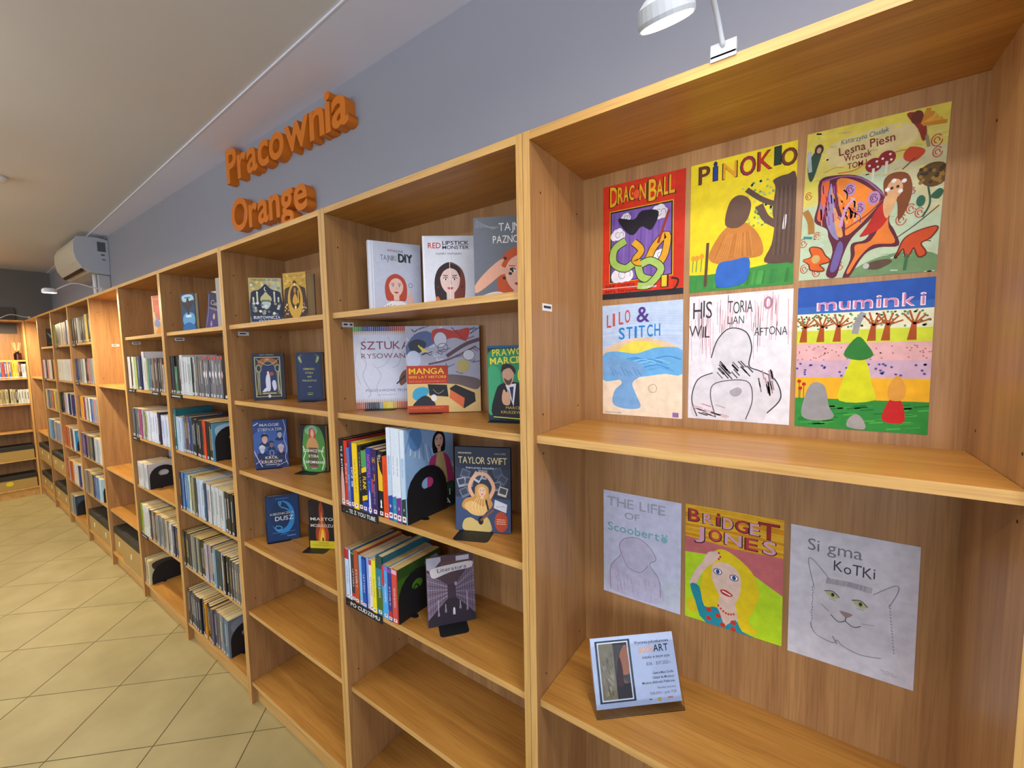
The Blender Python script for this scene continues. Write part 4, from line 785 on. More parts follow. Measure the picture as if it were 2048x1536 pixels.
r2 = [('c8d8f0', .024, .18, s2('c8dcf4', (0, 0, 1, 0.2, 'c0302c')), .19, None, False), ('3c6cb4', .013, .182, s2('3c6cb4', (0.3, 0, 1, 1, 'e0e8f4')), .19, None, False), ('2c2c34', .02, .177, s2('34343c', (0, 0, 1, 0.04, '5c8c4c'), (0, 0.84, 1, 0.95, 'c8303c')), .17, None, False),
      ('a8401c', .024, .186, s2('b04c24'), .19, None, False), ('6cb4e8', .02, .177, s2('74b8ec'), .19, None, False), ('1c4cac', .021, .177, s2('1c50b0', (0, 0, 1, 0.04, '14307c')), .19, None, False), ('7c9ce0', .014, .18, s2('8ca8e4'), .19, None, False),
      ('e8e0e4', .018, .176, s2('e8d8dc', (0, 0, 1, 0.1, 'b8404c')), .18, None, False), ('e0d81c', .021, .18, s2('e4dc28'), .19, None, False), ('245c6c', .031, .2, s2('247c94', (0, 0, 1, 0.2, '2c4c44'), (0, 0.55, 1, 0.9, '4c6c24')), .215, None, True),
      ('3c9ce0', .029, .178, s2('44a4e8', (0, 0, 0.4, 0.4, 'c8303c'), (0.3, 0, 1, 0.08, '8c6cc0')), .19, None, False), ('24307c', .019, .176, s2('34388c', (0, 0, 1, 0.08, '7c4ca0'), (0, 0.8, 1, 0.92, 'c02c2c')), .19, None, False), ('c03c34', .025, .178, s2('cc4c44', (0, 0, 1, 0.08, 'e0b0c4')), .19, side_green, False)]
xe = near_row(D_, -0.783, r2, 'over the lower lettered black strip', 'books over the lower lettered strip', D0=0.19)
rowend('large black bookend closing the row over the lower lettered strip', xe+0.001, 0.012, D_, 0.16, 0.15, 0.024, EG)
def strip(label, txt, x0, z, L, dot='b8402c'):
    m = MB(); m.box(0, 0, 0, L, 0.003, 0.026); o = m.build('shelf_strip', M_BLACK, None, (x0, REC-0.0036, z)); tag(o, label, 'shelf label', 'black shelf label strips')
    a = Art(L, 0.026)
    if dot: a.ell(0.07, 0.5, 0.035, 0.035, dot)
    if txt: a.text(txt, 0.14, 0.74, 0.5, 'e0e4ea', 0.8, 1)
    else: a.dashes(0.12, 0.65, 0.7, 0.3, '9c9ca0')
    a.build('strip_lettering', o)
strip('upper lettered black strip on shelf edge, left of the drawings', '... TE Z YOU TUBE', -0.785, C_-0.028, 0.2)
strip('lower lettered black strip on shelf edge, left of the drawings', 'PO CUDZEMU', -0.785, D_-0.028, 0.2)
# ------------------------------------------------------------------ the nine drawings taped to the back of the first bay
PW, PH = 0.2095, 0.2965
def poster(label, x, ztop, fn, rot=0.0, sheet=None, w=PW, h=PH):
    m = MB(); m.box(0, 0, 0, w, 0.0004, h); o = m.build('drawing', sheet or M_PAPER, None, (x, DEP-0.0048, ztop-h), (0, math.radians(rot), 0))
    tag(o, label, 'drawing', 'children\'s drawings taped in the bay'); a = Art(w, h); fn(a); a.build('painted_picture', o, M_PAINT); return o
def cloud(a, u, v, s, c='e8e4f0'):
    for dx, dy, r in ((0, 0, 1), (0.8, 0.1, 0.8), (-0.8, 0.15, 0.8), (0.3, -0.35, 0.8), (-0.4, -0.3, 0.7)): a.ell(u+dx*s, v+dy*s, r*s, r*s*0.8, c, n=12)
    a.ring(u, v, s*0.5, s*0.4, 0.006, '6c6480', a0=20, a1=300, n=10); a.ring(u+0.8*s, v, s*0.4, s*0.35, 0.006, '6c6480', a0=180, a1=400, n=8)
def p_dragon(a):
    a.bg('d83414'); a.rect(0, 0.95, 1, 1, '26242e'); a.rect(0.88, 0.0, 1, 0.94, 'cc2c10'); a.rect(0, 0.9, 0.6, 0.906, 'd8c0c0')
    for k in range(12): a.line([(random.random()*0.8, k*0.08), (random.random()*0.8+0.2, k*0.08+0.01)], 0.02, random.choice(['e04018', 'cc2c10']), False)
    T_ = 'DRAG N'; x = 0.09
    for (t, u, v, hh, w) in (('D', 0.09, 0.185, 0.165, 0.1), ('R', 0.19, 0.168, 0.135, 0.075), ('A', 0.262, 0.165, 0.13, 0.07), ('G', 0.335, 0.16, 0.12, 0.07), ('N', 0.465, 0.172, 0.125, 0.08), ('B', 0.575, 0.198, 0.17, 0.1), ('A', 0.668, 0.178, 0.13, 0.08), ('L', 0.755, 0.172, 0.14, 0.055), ('L', 0.815, 0.17, 0.145, 0.065)):
        a.text(t, u-0.012, v+0.006, hh*1.06, '2c1c10', w+0.024, 1); a.text(t, u, v, hh, 'ecb420', w, 1)
    a.ell(0.43, 0.12, 0.042, 0.042, 'e85c30'); a.ring(0.43, 0.12, 0.042, 0.042, 0.008, 'a02c10')
    a.poly([(0.09, 0.86), (0.88, 0.84), (0.87, 0.225), (0.09, 0.225)], 'd8a828'); a.poly([(0.1, 0.853), (0.87, 0.833), (0.86, 0.233), (0.1, 0.233)], '1c1824'); a.poly([(0.115, 0.845), (0.855, 0.825), (0.845, 0.245), (0.115, 0.245)], '7c5cb0')
    for k in range(10): a.line([(0.15+0.07*k, 0.26), (0.13+0.07*k, 0.82)], 0.02, random.choice(['6c4ca0', '8868bc']), False)
    cloud(a, 0.7, 0.31, 0.07); cloud(a, 0.2, 0.44, 0.06); cloud(a, 0.3, 0.3, 0.04); cloud(a, 0.26, 0.79, 0.09); cloud(a, 0.72, 0.66, 0.05)
    # the story's figures are left out: only a tangle of green and yellow ribbons stays in the panel
    for c1, c2, P, w in (('26302c', 'a4c460', [(0.3, 0.5), (0.16, 0.56), (0.15, 0.68), (0.3, 0.74), (0.44, 0.7), (0.5, 0.82), (0.62, 0.86)], 0.085), ('3c2c14', 'e0a428', [(0.4, 0.52), (0.5, 0.6), (0.42, 0.68), (0.56, 0.7), (0.66, 0.58), (0.8, 0.5), (0.78, 0.66), (0.68, 0.76)], 0.075), ('26302c', 'a8c868', [(0.5, 0.72), (0.62, 0.7), (0.74, 0.78), (0.6, 0.9), (0.46, 0.9)], 0.08)):
        a.line(P, w+0.02, c1); a.line(P, w, c2)
    a.blob([(0.2, 0.3), (0.4, 0.33), (0.5, 0.27), (0.7, 0.3), (0.62, 0.44), (0.5, 0.4), (0.4, 0.46), (0.3, 0.42)], '201c28'); a.line([(0.82, 0.3), (0.7, 0.56)], 0.03, '9c3424', False)
    a.line([(0.86, 0.86), (0.94, 0.88), (0.9, 0.95), (0.8, 0.96)], 0.02, '2c1c1c'); a.text('1', 0.74, 0.93, 0.1, '2c1c10', 0.09, 1); a.text('1', 0.75, 0.925, 0.09, 'ecc42c', 0.06, 1)
    a.text('JUMP COMICS', 0.04, 0.89, 0.016, '4c1c14', 0.38, jit=0.1); a.text('Akira Toriyama', 0.03, 0.94, 0.026, '3c1814', 0.42, jit=0.15, sp=0.12); a.text('volume', 0.52, 0.925, 0.02, 'e8e0e8', 0.17, 1, shear=0.2)
def p_pinokio(a):
    a.bg('ecd41c'); a.poly([(0, 0.86), (0.2, 0.87), (0.5, 0.86), (0.75, 0.84), (1, 0.78), (1, 1), (0, 1)], '3c8c40')
    for k in range(30): u = random.random(); a.line([(u, 0.98), (u+0.02, 0.88)], 0.02, random.choice(['2c7838', '48a048', '348440']), False)
    for k in range(110):
        u = 0.52+0.44*random.random(); v = 0.22+0.36*random.random()
        if v < 0.6-0.3*abs(u-0.75): a.n = 30; a.ell(u, v, 0.014, 0.009, random.choice(['88b468', 'a4c47c', '6c9c54', 'c8d480']), random.random()*90, n=6)
    a.n = 31
    a.blob([(0.74, 0.82), (0.8, 0.7), (0.82, 0.56), (0.8, 0.46), (0.82, 0.3), (0.8, 0.24), (0.92, 0.22), (1.0, 0.26), (1.0, 0.8), (0.94, 0.84)], '5c443c')
    a.line([(0.84, 0.42), (0.7, 0.36), (0.56, 0.27)], 0.05, '5c443c'); a.line([(0.84, 0.56), (0.74, 0.5), (0.68, 0.4)], 0.07, '604840'); a.line([(0.92, 0.5), (0.9, 0.6)], 0.03, 'd8d4e0')
    for k in range(8): a.line([(0.84+0.018*k, 0.3), (0.83+0.02*k, 0.5), (0.82+0.02*k, 0.78)], 0.008, '4c3830' if k % 2 else '6c5448')
    for (t, u, v, hh, w, c) in (('P', 0.09, 0.155, 0.125, 0.1, '6c3420'), ('I', 0.235, 0.15, 0.1, 0.035, '24389c'), ('N', 0.33, 0.155, 0.11, 0.13, 'e8a01c'), ('O', 0.5, 0.16, 0.125, 0.13, '9c2838'), ('K', 0.66, 0.15, 0.125, 0.12, 'b42c1c'), ('I', 0.81, 0.135, 0.12, 0.045, '1c3c2c'), ('O', 0.87, 0.155, 0.11, 0.12, '7c3818')):
        a.text(t, u-0.01, v+0.005, hh*1.07, '2c241c', w+0.02, 1); a.text(t, u, v, hh, c, w, 1)
    a.ell(0.252, 0.03, 0.02, 0.02, '1c2c5c')
    # figure left out: a brown bush and a blue pond of the same colours stand in its place
    a.blob([(0.2, 0.74), (0.3, 0.58), (0.44, 0.5), (0.58, 0.52), (0.7, 0.64), (0.72, 0.76), (0.56, 0.78), (0.34, 0.8)], 'c47c34'); a.blob([(0.36, 0.5), (0.4, 0.34), (0.5, 0.3), (0.6, 0.36), (0.58, 0.48), (0.48, 0.54)], '64483c')
    for k in range(16): a.line([(0.26+0.025*k, 0.76), (0.36+0.016*k, 0.58)], 0.008, random.choice(['b06c2c', 'd08c44']), False)
    a.blob([(0.28, 0.96), (0.3, 0.8), (0.44, 0.78), (0.6, 0.78), (0.58, 0.94), (0.44, 0.98)], '2c64c0'); a.line([(0.19, 0.62), (0.17, 0.96)], 0.03, '5c4034')
    for u in (0.03, 0.07, 0.12): a.line([(u, 0.84), (u+0.01, 0.74)], 0.008, '3c8c5c', False); a.ell(u+0.01, 0.73-0.01*(u > 0.1), 0.025, 0.022, 'e09c2c', n=8)
def spiral(a, u, v, r, c): a.ring(u, v, r, r, 0.008, c, a0=0, a1=320, n=10); a.ring(u, v, r*0.5, r*0.5, 0.008, c, a0=90, a1=380, n=8)
def p_lesna(a):
    a.bg('b8ccb0'); a.blob([(-0.0, 0.0), (1, 0.0), (1, 0.36), (0.7, 0.3), (0.4, 0.34), (0, 0.5)], 'd4c868', 3); a.rect(0.0, 0, 1, 0.12, 'dccc54'); a.blob([(0.2, 0.1), (0.7, 0.06), (0.8, 0.18), (0.5, 0.26), (0.2, 0.24)], 'd8c890'); a.blob([(0.6, 0.32), (1, 0.24), (1, 0.6), (0.9, 0.62), (0.8, 0.45)], 'c8c49c'); a.blob([(0.4, 1), (0.55, 0.9), (0.8, 0.86), (1, 0.9), (1, 1)], '6c9064')
    a.blob([(0, 0.35), (0.1, 0.3), (0.2, 0.36), (0.1, 0.44), (0, 0.46)], 'd4cc58')
    for u, v, r in ((0.04, 0.42, 0.025), (0.13, 0.7, 0.025), (0.02, 0.74, 0.03), (0.04, 0.92, 0.03), (0.14, 0.95, 0.03), (0.32, 0.92, 0.028), (0.8, 0.6, 0.03), (0.74, 0.66, 0.035), (0.86, 0.63, 0.03), (0.94, 0.28, 0.03), (0.93, 0.21, 0.035), (0.8, 0.49, 0.02)): spiral(a, u, v, r, 'b84c3c')
    a.text('Katarzyna Chudek', 0.27, 0.12, 0.032, '2c6c84', 0.34, shear=0.1, rot=5, jit=0.1); a.text('Lesna Piesn', 0.26, 0.19, 0.05, '7c2c2c', 0.4, 1, rot=6, jit=0.1); a.text('Wrozek', 0.3, 0.235, 0.04, '7c2c2c', 0.2, 1, rot=5, jit=0.1); a.text('TOM I', 0.33, 0.285, 0.035, '7c2c2c', 0.14, 1, rot=4)
    a.line([(0.26, 0.3), (0.38, 0.3), (0.48, 0.26), (0.56, 0.25)], 0.01, 'd86c2c'); a.line([(0.15, 0.28), (0.24, 0.26), (0.3, 0.27)], 0.006, 'c88c3c'); a.line([(0.58, 0.25), (0.7, 0.23), (0.78, 0.24)], 0.008, 'c8743c')
    for k in range(120): a.n = 20; u = random.random(); v = random.random(); a.line([(u, v), (u+0.05, v+random.uniform(-0.01, 0.01))], 0.014, random.choice(['dcd458', 'd0cc80', 'c8b878'] if v < 0.38 else ['b0c8b0', 'c4d4bc', 'a8c0a0', 'bcd0c4', 'd0d0a8']))
    a.n = 22
    # big patterned wing
    a.blob([(0.12, 0.33), (0.24, 0.31), (0.44, 0.35), (0.62, 0.5), (0.54, 0.62), (0.4, 0.74), (0.34, 0.86), (0.3, 0.99), (0.22, 0.97), (0.26, 0.82), (0.22, 0.72), (0.2, 0.66), (0.1, 0.6), (0.12, 0.48)], '5c1c38')
    a.blob([(0.14, 0.35), (0.2, 0.34), (0.18, 0.5), (0.16, 0.6), (0.12, 0.58), (0.14, 0.46)], 'dc6430'); a.blob([(0.26, 0.34), (0.42, 0.38), (0.58, 0.51), (0.5, 0.62), (0.36, 0.72), (0.34, 0.64), (0.28, 0.5)], 'e8842c'); a.blob([(0.21, 0.36), (0.24, 0.46), (0.26, 0.6), (0.3, 0.74), (0.24, 0.7), (0.19, 0.58)], '8c84b8'); a.blob([(0.3, 0.76), (0.34, 0.8), (0.3, 0.94), (0.25, 0.94)], '6c5ca0'); a.blob([(0.24, 0.5), (0.3, 0.62), (0.33, 0.72), (0.28, 0.7)], 'e09c5c')
    for u, v in ((0.36, 0.42), (0.44, 0.55), (0.54, 0.5)): a.ell(u, v, 0.045, 0.045, 'b088b8', n=12); spiral(a, u, v, 0.026, '6c2c6c')
    a.line([(0.3, 0.66), (0.34, 0.54), (0.4, 0.48)], 0.02, 'c89ccc'); a.line([(0.14, 0.34), (0.3, 0.325), (0.46, 0.37), (0.62, 0.5)], 0.014, '8c5c8c'); a.line([(0.34, 0.68), (0.5, 0.6), (0.6, 0.52)], 0.012, '8c3c3c')
    for k in range(46):
        t = random.random(); u = 0.27+0.28*random.random(); v = 0.37+0.22*random.random(); a.n = 34
        if (u-0.27)*0.9+0.36 < v < 0.64-(u-0.3)*0.4: a.line([(u, v), (u+0.03, v+0.03), (u+0.03, v+0.07)], 0.012, random.choice(['f09c3c', 'd8682c', 'c88cc0', 'e07040', 'f4b060']))
    for k in range(30): a.n = 35; u = 0.13+0.14*random.random(); v = 0.36+0.22*random.random(); a.line([(u, v), (u+0.01, v+0.06)], 0.009, random.choice(['8c4c9c', 'b87cb8', 'a42c44', '6c7cc0', 'e08c4c']))
    a.n = 37
    # a girl with brown hair in a red and orange dress
    a.blob([(0.6, 0.5), (0.66, 0.56), (0.66, 0.66), (0.7, 0.72), (0.74, 0.82), (0.6, 0.82), (0.5, 0.86), (0.4, 1.0), (0.35, 1.0), (0.4, 0.88), (0.4, 0.78), (0.5, 0.76), (0.56, 0.66)], '5c1c34'); a.blob([(0.64, 0.62), (0.66, 0.7), (0.71, 0.8), (0.56, 0.8), (0.46, 0.88), (0.4, 0.97), (0.38, 0.96), (0.43, 0.86), (0.43, 0.79), (0.54, 0.77)], 'e07c30'); a.blob([(0.6, 0.54), (0.66, 0.6), (0.6, 0.7), (0.46, 0.74), (0.5, 0.68)], 'b8241c')
    a.blob([(0.6, 0.4), (0.66, 0.36), (0.76, 0.38), (0.8, 0.48), (0.77, 0.6), (0.72, 0.66), (0.7, 0.54), (0.62, 0.5)], '7c4420'); a.ell(0.68, 0.46, 0.055, 0.06, 'd4a47c'); a.blob([(0.62, 0.5), (0.7, 0.5), (0.68, 0.58), (0.64, 0.64), (0.61, 0.58)], 'd8a878')
    for u, v in ((0.67, 0.41), (0.74, 0.42), (0.63, 0.46), (0.72, 0.48)): a.ell(u, v, 0.018, 0.014, 'e0e0e4', 20, n=6)
    a.ell(0.66, 0.455, 0.012, 0.01, '2c2420', n=6); a.ell(0.7, 0.45, 0.012, 0.01, '2c2420', n=6)
    # mushrooms, leaf, flowers, small fairies, bird
    for u, v in ((0.52, 0.29), (0.61, 0.26)): a.ell(u, v, 0.06, 0.045, '8c2428'); a.line([(u, v+0.02), (u+0.0, v+0.1)], 0.02, 'd8d4c8', False); [a.ell(u+dx, v+dy, 0.01, 0.008, 'e8dcd8', n=6) for dx, dy in ((-0.03, 0), (0.02, -0.02), (0.03, 0.015))]
    a.blob([(0.72, 0.26), (0.76, 0.22), (0.84, 0.24), (0.86, 0.27), (0.8, 0.31), (0.74, 0.3)], 'c44828'); a.line([(0.8, 0.29), (0.72, 0.35)], 0.008, '5c3c2c')
    a.blob([(0.82, 0.4), (0.9, 0.34), (1.0, 0.36), (1.0, 0.46), (0.9, 0.48)], '5c4420'); [a.ell(0.84+0.15*random.random(), 0.37+0.09*random.random(), 0.014, 0.012, random.choice(['8c6c2c', '3c2c18']), n=6) for k in range(26)]
    a.line([(0.9, 0.48), (0.92, 0.58), (0.88, 0.66)], 0.012, '2c5440'); a.ell(0.86, 0.56, 0.03, 0.035, '2c6450', n=10); a.blob([(0.92, 0.54), (0.97, 0.5), (1, 0.52), (0.97, 0.56)], '2c5c48')
    for P, c in (([(0.03, 0.86), (0.1, 0.84), (0.08, 0.78), (0.16, 0.79), (0.2, 0.84), (0.24, 0.88), (0.16, 0.9), (0.2, 0.94), (0.1, 0.93), (0.08, 0.89)], 'd8601c'), ([(0.74, 0.86), (0.78, 0.78), (0.88, 0.74), (0.98, 0.73), (0.94, 0.79), (0.88, 0.82), (0.92, 0.88), (0.88, 0.9), (0.84, 0.84), (0.8, 0.9), (0.77, 0.84), (0.72, 0.9)], 'c84c20')): a.line(P+[P[0]], 0.02, '6c2418'); a.blob(P, c)
    a.ell(0.13, 0.86, 0.035, 0.03, 'c8a868', n=10); a.line([(0.8, 0.88), (0.79, 0.98)], 0.02, '3c6c44'); a.blob([(0.5, 0.94), (0.56, 0.91), (0.66, 0.9), (0.7, 0.92), (0.6, 0.96)], '5c4438'); a.ell(0.52, 0.935, 0.025, 0.02, 'b8b8b8', n=8); a.line([(0.72, 0.77), (0.84, 0.7), (0.98, 0.6)], 0.006, '3c3c3c')
    a.blob([(0.02, 0.2), (0.08, 0.12), (0.12, 0.14), (0.1, 0.22), (0.06, 0.32), (0.03, 0.3)], '2c4c3c'); a.ell(0.1, 0.12, 0.035, 0.035, '3c2c24'); a.ell(0.1, 0.125, 0.018, 0.02, 'c89c80'); a.line([(0.02, 0.12), (0.04, 0.26)], 0.03, 'a8b0b8')
    a.blob([(0.72, 0.02), (0.78, 0.02), (0.84, 0.08), (0.86, 0.16), (0.84, 0.2), (0.8, 0.12)], '8c3424'); a.ell(0.79, 0.05, 0.04, 0.04, '6c3424'); [a.line([(0.83, 0.1), (0.86+0.03*k, 0.01+0.025*k)], 0.03, random.choice(['c8842c', 'a8642c', 'd8a03c'])) for k in range(5)]
    a.line([(0.86, 0.17), (0.88, 0.24)], 0.02, '8c8470'); a.line([(0.02, 0.52), (0.07, 0.6), (0.08, 0.68)], 0.05, 'a8742c'); a.line([(0.02, 0.7), (0.09, 0.71)], 0.02, '2c8c8c')
def p_lilo(a):
    a.bg('c0d4f4')
    for k in range(16): a.line([(0, 0.1+0.02*k), (0.4, 0.06+0.022*k), (1, 0.1+0.02*k)], 0.006, random.choice(['acc4ec', 'd0e0f8', 'b4c8e8']))
    a.blob([(0, 0.42), (0.2, 0.34), (0.5, 0.3), (0.8, 0.34), (1, 0.42), (1, 0.5), (0, 0.5)], 'e4c8a8', 3); a.blob([(0.2, 0.42), (0.34, 0.35), (0.5, 0.33), (0.7, 0.36), (0.78, 0.4), (0.6, 0.45), (0.4, 0.46)], 'ecdc58'); a.rect(0, 0.62, 1, 1, 'f0dcc4')
    a.blob([(0, 0.46), (0.14, 0.42), (0.3, 0.43), (0.46, 0.44), (0.64, 0.4), (0.8, 0.39), (1, 0.42), (1, 0.62), (0.8, 0.62), (0.6, 0.64), (0.4, 0.66), (0.2, 0.68), (0, 0.68)], '6cb0e8', 3)
    for k in range(12): u = random.random()*0.5+0.2; v = 0.46+0.14*random.random(); a.line([(u, v), (u+0.15, v-0.02), (u+0.3, v+0.01)], 0.012, random.choice(['3c88d0', '8cc8f0', '54a0e0']))
    # figure left out: a pale blue rock on the beach instead
    a.blob([(0.02, 0.66), (0.02, 0.52), (0.16, 0.46), (0.36, 0.5), (0.52, 0.54), (0.54, 0.62), (0.4, 0.7), (0.44, 0.8), (0.5, 0.92), (0.3, 0.94), (0.14, 0.9), (0.16, 0.78), (0.26, 0.7), (0.12, 0.64)], '78a8dc')
    for k in range(8): a.line([(0.1+0.05*k, 0.56+0.02*(k % 3)), (0.16+0.05*k, 0.64)], 0.008, '5488c4')
    a.line([(0.62, 0.78), (0.6, 0.74), (0.66, 0.71), (0.7, 0.74), (0.68, 0.78), (0.62, 0.78)], 0.006, 'a08464')
    for k, (t, w) in enumerate(zip('LILO', (0.06, 0.03, 0.06, 0.07))): a.text(t, 0.06+0.08*k, 0.2-0.012*k, 0.11, 'c8544c', w, 1)
    a.text('&', 0.45, 0.165, 0.13, '54388c', 0.16, 1)
    for k, (t, w) in enumerate(zip('STITCH', (0.08, 0.08, 0.03, 0.08, 0.07, 0.07))): a.text(t, (0.22, 0.32, 0.425, 0.475, 0.58, 0.67)[k], 0.31-0.004*k, 0.1, '1c84d0', w, 1)
    a.rect(0.89, 0.95, 0.96, 0.99, '8c6ca8'); a.script(0.03, 0.985, 0.22, 0.012, '8c8c9c')
def p_hist(a):
    a.bg('e4e2ec')
    for k in range(60): u = random.random(); v = random.random()*0.25; a.n = 4; a.line([(u, v), (u+random.uniform(-0.02, 0.02), v+0.1+0.25*random.random())], 0.006, random.choice(['d8a4b0', 'e0b8c0', 'cc98a8']), False)
    a.n = 6
    for t, u, v, hh, w in (('HIS', 0.04, 0.17, 0.13, 0.2), ('TORIA', 0.4, 0.15, 0.09, 0.24), ('WIL', 0.0, 0.33, 0.09, 0.22), ('LIAN', 0.4, 0.24, 0.06, 0.16), ('AFTONA', 0.66, 0.33, 0.06, 0.3)): a.text(t, u, v, hh, '3c3840', w, 0, jit=0.1)
    a.ring(0.78, 0.09, 0.03, 0.04, 0.02, 'b47c98')
    # the masked figure is left out; grey pencil hatching of about its extent remains
    a.blob([(0.24, 0.5), (0.3, 0.36), (0.42, 0.27), (0.58, 0.3), (0.64, 0.42), (0.62, 0.56), (0.72, 0.6), (0.86, 0.66), (0.92, 0.8), (0.8, 0.92), (0.7, 1.0), (0.1, 1.0), (0.04, 0.84), (0.1, 0.68), (0.26, 0.62)], 'd6d4de'); P = [(0.24, 0.5), (0.3, 0.36), (0.42, 0.27), (0.58, 0.3), (0.64, 0.42), (0.62, 0.56), (0.72, 0.6), (0.86, 0.66), (0.92, 0.8), (0.8, 0.92)]
    a.line(P, 0.012, '3c3a44'); a.line([(0.26, 0.62), (0.1, 0.68), (0.04, 0.84), (0.1, 0.98)], 0.012, '3c3a44')
    for k in range(26): u = 0.3+0.3*random.random(); v = 0.52+0.1*random.random(); a.n = 14; a.line([(u, v), (u+0.06, v+0.05)], 0.012, random.choice(['4c4852', '6c6872', '2c2a32']), False)
    for k in range(18): u = 0.68+0.16*random.random(); v = 0.58+0.16*random.random(); a.n = 15; a.line([(u, v), (u+0.02, v+0.07)], 0.012, random.choice(['4c4852', '7c7882', 'b88490']), False)
    for k in range(16): u = 0.05+0.3*random.random(); v = 0.86+0.1*random.random(); a.n = 16; a.line([(u, v), (u+0.1, v+0.02)], 0.012, random.choice(['b88490', 'c8a0a8', '6c6872']), False)
    a.n = 18; a.line([(0.3, 0.98), (0.24, 0.8), (0.3, 0.7), (0.6, 0.68), (0.66, 0.82), (0.6, 0.98)], 0.01, '4c4852'); a.blob([(0.44, 0.76), (0.52, 0.73), (0.56, 0.76), (0.52, 0.8), (0.46, 0.8)], 'a8a6b0')
def p_mum(a):
    a.bg('e0b0b4'); a.rect(0, 0, 1, 0.19, '2454b0'); a.rect(0, 0.14, 1, 0.19, '3468bc'); a.rect(0, 0.19, 1, 0.36, 'e4e4c8'); a.rect(0, 0.31, 1, 0.4, 'ccd838'); a.rect(0, 0.52, 1, 0.66, 'ccacc4'); a.rect(0, 0.64, 1, 0.8, 'f0b420'); a.rect(0, 0.79, 1, 1, '2c8c38')
    for k, (t, u, w) in enumerate((('m', 0.16, 0.15), ('u', 0.335, 0.08), ('m', 0.44, 0.14), ('i', 0.61, 0.03), ('n', 0.66, 0.1), ('k', 0.79, 0.08), ('i', 0.91, 0.03))): a.text(t, u-0.005, 0.172, 0.085, 'e8d8f0', w+0.01, 1); a.text(t, u+0.008, 0.166, 0.075, 'c878a0', w-0.012, 0)
    for k in range(150): a.n = 12; u = random.random(); a.ell(u, 0.2+0.1*random.random(), 0.012, 0.007, random.choice(['3c8c50', '6ca87c', 'e8ece0', '2c7444']), random.random()*180, n=5)
    a.n = 14
    for u in (0.05, 0.19, 0.32, 0.58, 0.68, 0.86):
        a.poly([(u-0.03, 0.39), (u+0.035, 0.39), (u+0.03, 0.27), (u-0.0, 0.27)], 'a84c1c')
        for dx, dy in ((-0.06, -0.05), (-0.02, -0.07), (0.05, -0.06), (0.09, -0.04), (0.12, -0.01)): a.line([(u+0.015, 0.29), (u+dx, 0.27+dy)], 0.014, 'a85424', False); a.n -= 1
        a.n += 1
    for k in range(60): a.n = 20; a.ell(random.random(), 0.42+0.1*random.random(), 0.008, 0.005, 'b06c70', 20, n=5)
    for k in range(34): a.n = 20; a.ell(random.random(), 0.53+0.1*random.random(), 0.012, 0.008, '4c4c9c', 20, n=5)
    a.n = 21; a.line([(0.52, 0.2), (0.48, 0.26), (0.46, 0.34)], 0.05, '9898a0')
    for k in range(50): a.n = 22; u = random.random(); v = 0.8+0.19*random.random(); a.line([(u, v), (u+0.1, v-0.01)], 0.014, random.choice(['1c7430', '4cac48', '3c9c40']), False)
    a.n = 24
    # figures left out: haystacks, a grey stone and red shrub of their colours
    a.blob([(0.36, 0.8), (0.38, 0.66), (0.44, 0.52), (0.5, 0.5), (0.56, 0.54), (0.6, 0.68), (0.62, 0.79)], 'd4d818'); a.blob([(0.38, 0.48), (0.48, 0.36), (0.56, 0.42), (0.6, 0.49), (0.5, 0.52)], '2c7c30'); a.blob([(0.06, 0.92), (0.08, 0.78), (0.14, 0.68), (0.24, 0.7), (0.28, 0.84), (0.32, 0.92), (0.18, 0.95)], '949498'); a.blob([(0.43, 0.98), (0.44, 0.92), (0.5, 0.89), (0.55, 0.93), (0.56, 0.99)], 'a4a0a0')
    a.blob([(0.68, 0.91), (0.72, 0.8), (0.76, 0.77), (0.82, 0.8), (0.84, 0.92), (0.76, 0.94)], 'c41c1c'); a.blob([(0.73, 0.78), (0.72, 0.7), (0.78, 0.62), (0.84, 0.7), (0.82, 0.78)], 'dc9c3c')
    for u, v in ((0.03, 0.67), (0.07, 0.69), (0.04, 0.72)): a.line([(u, v), (u, 0.8)], 0.006, '2c6c34', False); a.ell(u, v, 0.018, 0.014, 'b8281c', n=8)
def p_scoob(a):
    a.bg('cdd0ea'); a.blob([(0, 0.7), (0.2, 0.72), (0.8, 0.72), (1, 0.74), (1, 0.95), (0, 0.95)], 'c6cee0', 3)
    a.text('THE LIFE', 0.05, 0.14, 0.085, 'a8a8bc', 0.76, 1); a.text('OF', 0.29, 0.24, 0.06, 'a8a4b8', 0.2, 1); a.text('Scoobert', 0.06, 0.38, 0.075, '7cb0c0', 0.68, 1); a.ell(0.8, 0.36, 0.04, 0.03, '8cbcc8'); a.ell(0.78, 0.32, 0.014, 0.012, '8cbcc8', n=6); a.ell(0.83, 0.32, 0.014, 0.012, '8cbcc8', n=6)
    # only a soft pencilled mound is kept of the animal
    a.blob([(0.22, 0.54), (0.28, 0.44), (0.46, 0.4), (0.62, 0.46), (0.68, 0.56), (0.6, 0.62), (0.74, 0.74), (0.76, 0.96), (0.1, 0.96), (0.1, 0.74), (0.24, 0.62)], 'c4c0dc'); a.line([(0.1, 0.96), (0.1, 0.74), (0.24, 0.6), (0.22, 0.52), (0.28, 0.44), (0.46, 0.4), (0.62, 0.46), (0.7, 0.56), (0.62, 0.62), (0.74, 0.74), (0.76, 0.9)], 0.01, '9c88a4'); a.line([(0.26, 0.6), (0.34, 0.7), (0.5, 0.72), (0.6, 0.64)], 0.008, '9484a0')
    for k in range(22): u = 0.14+0.56*random.random(); v = 0.74+0.18*random.random(); a.n = 14; a.line([(u, v), (u+0.01, v+0.06)], 0.005, 'a898b0', False)
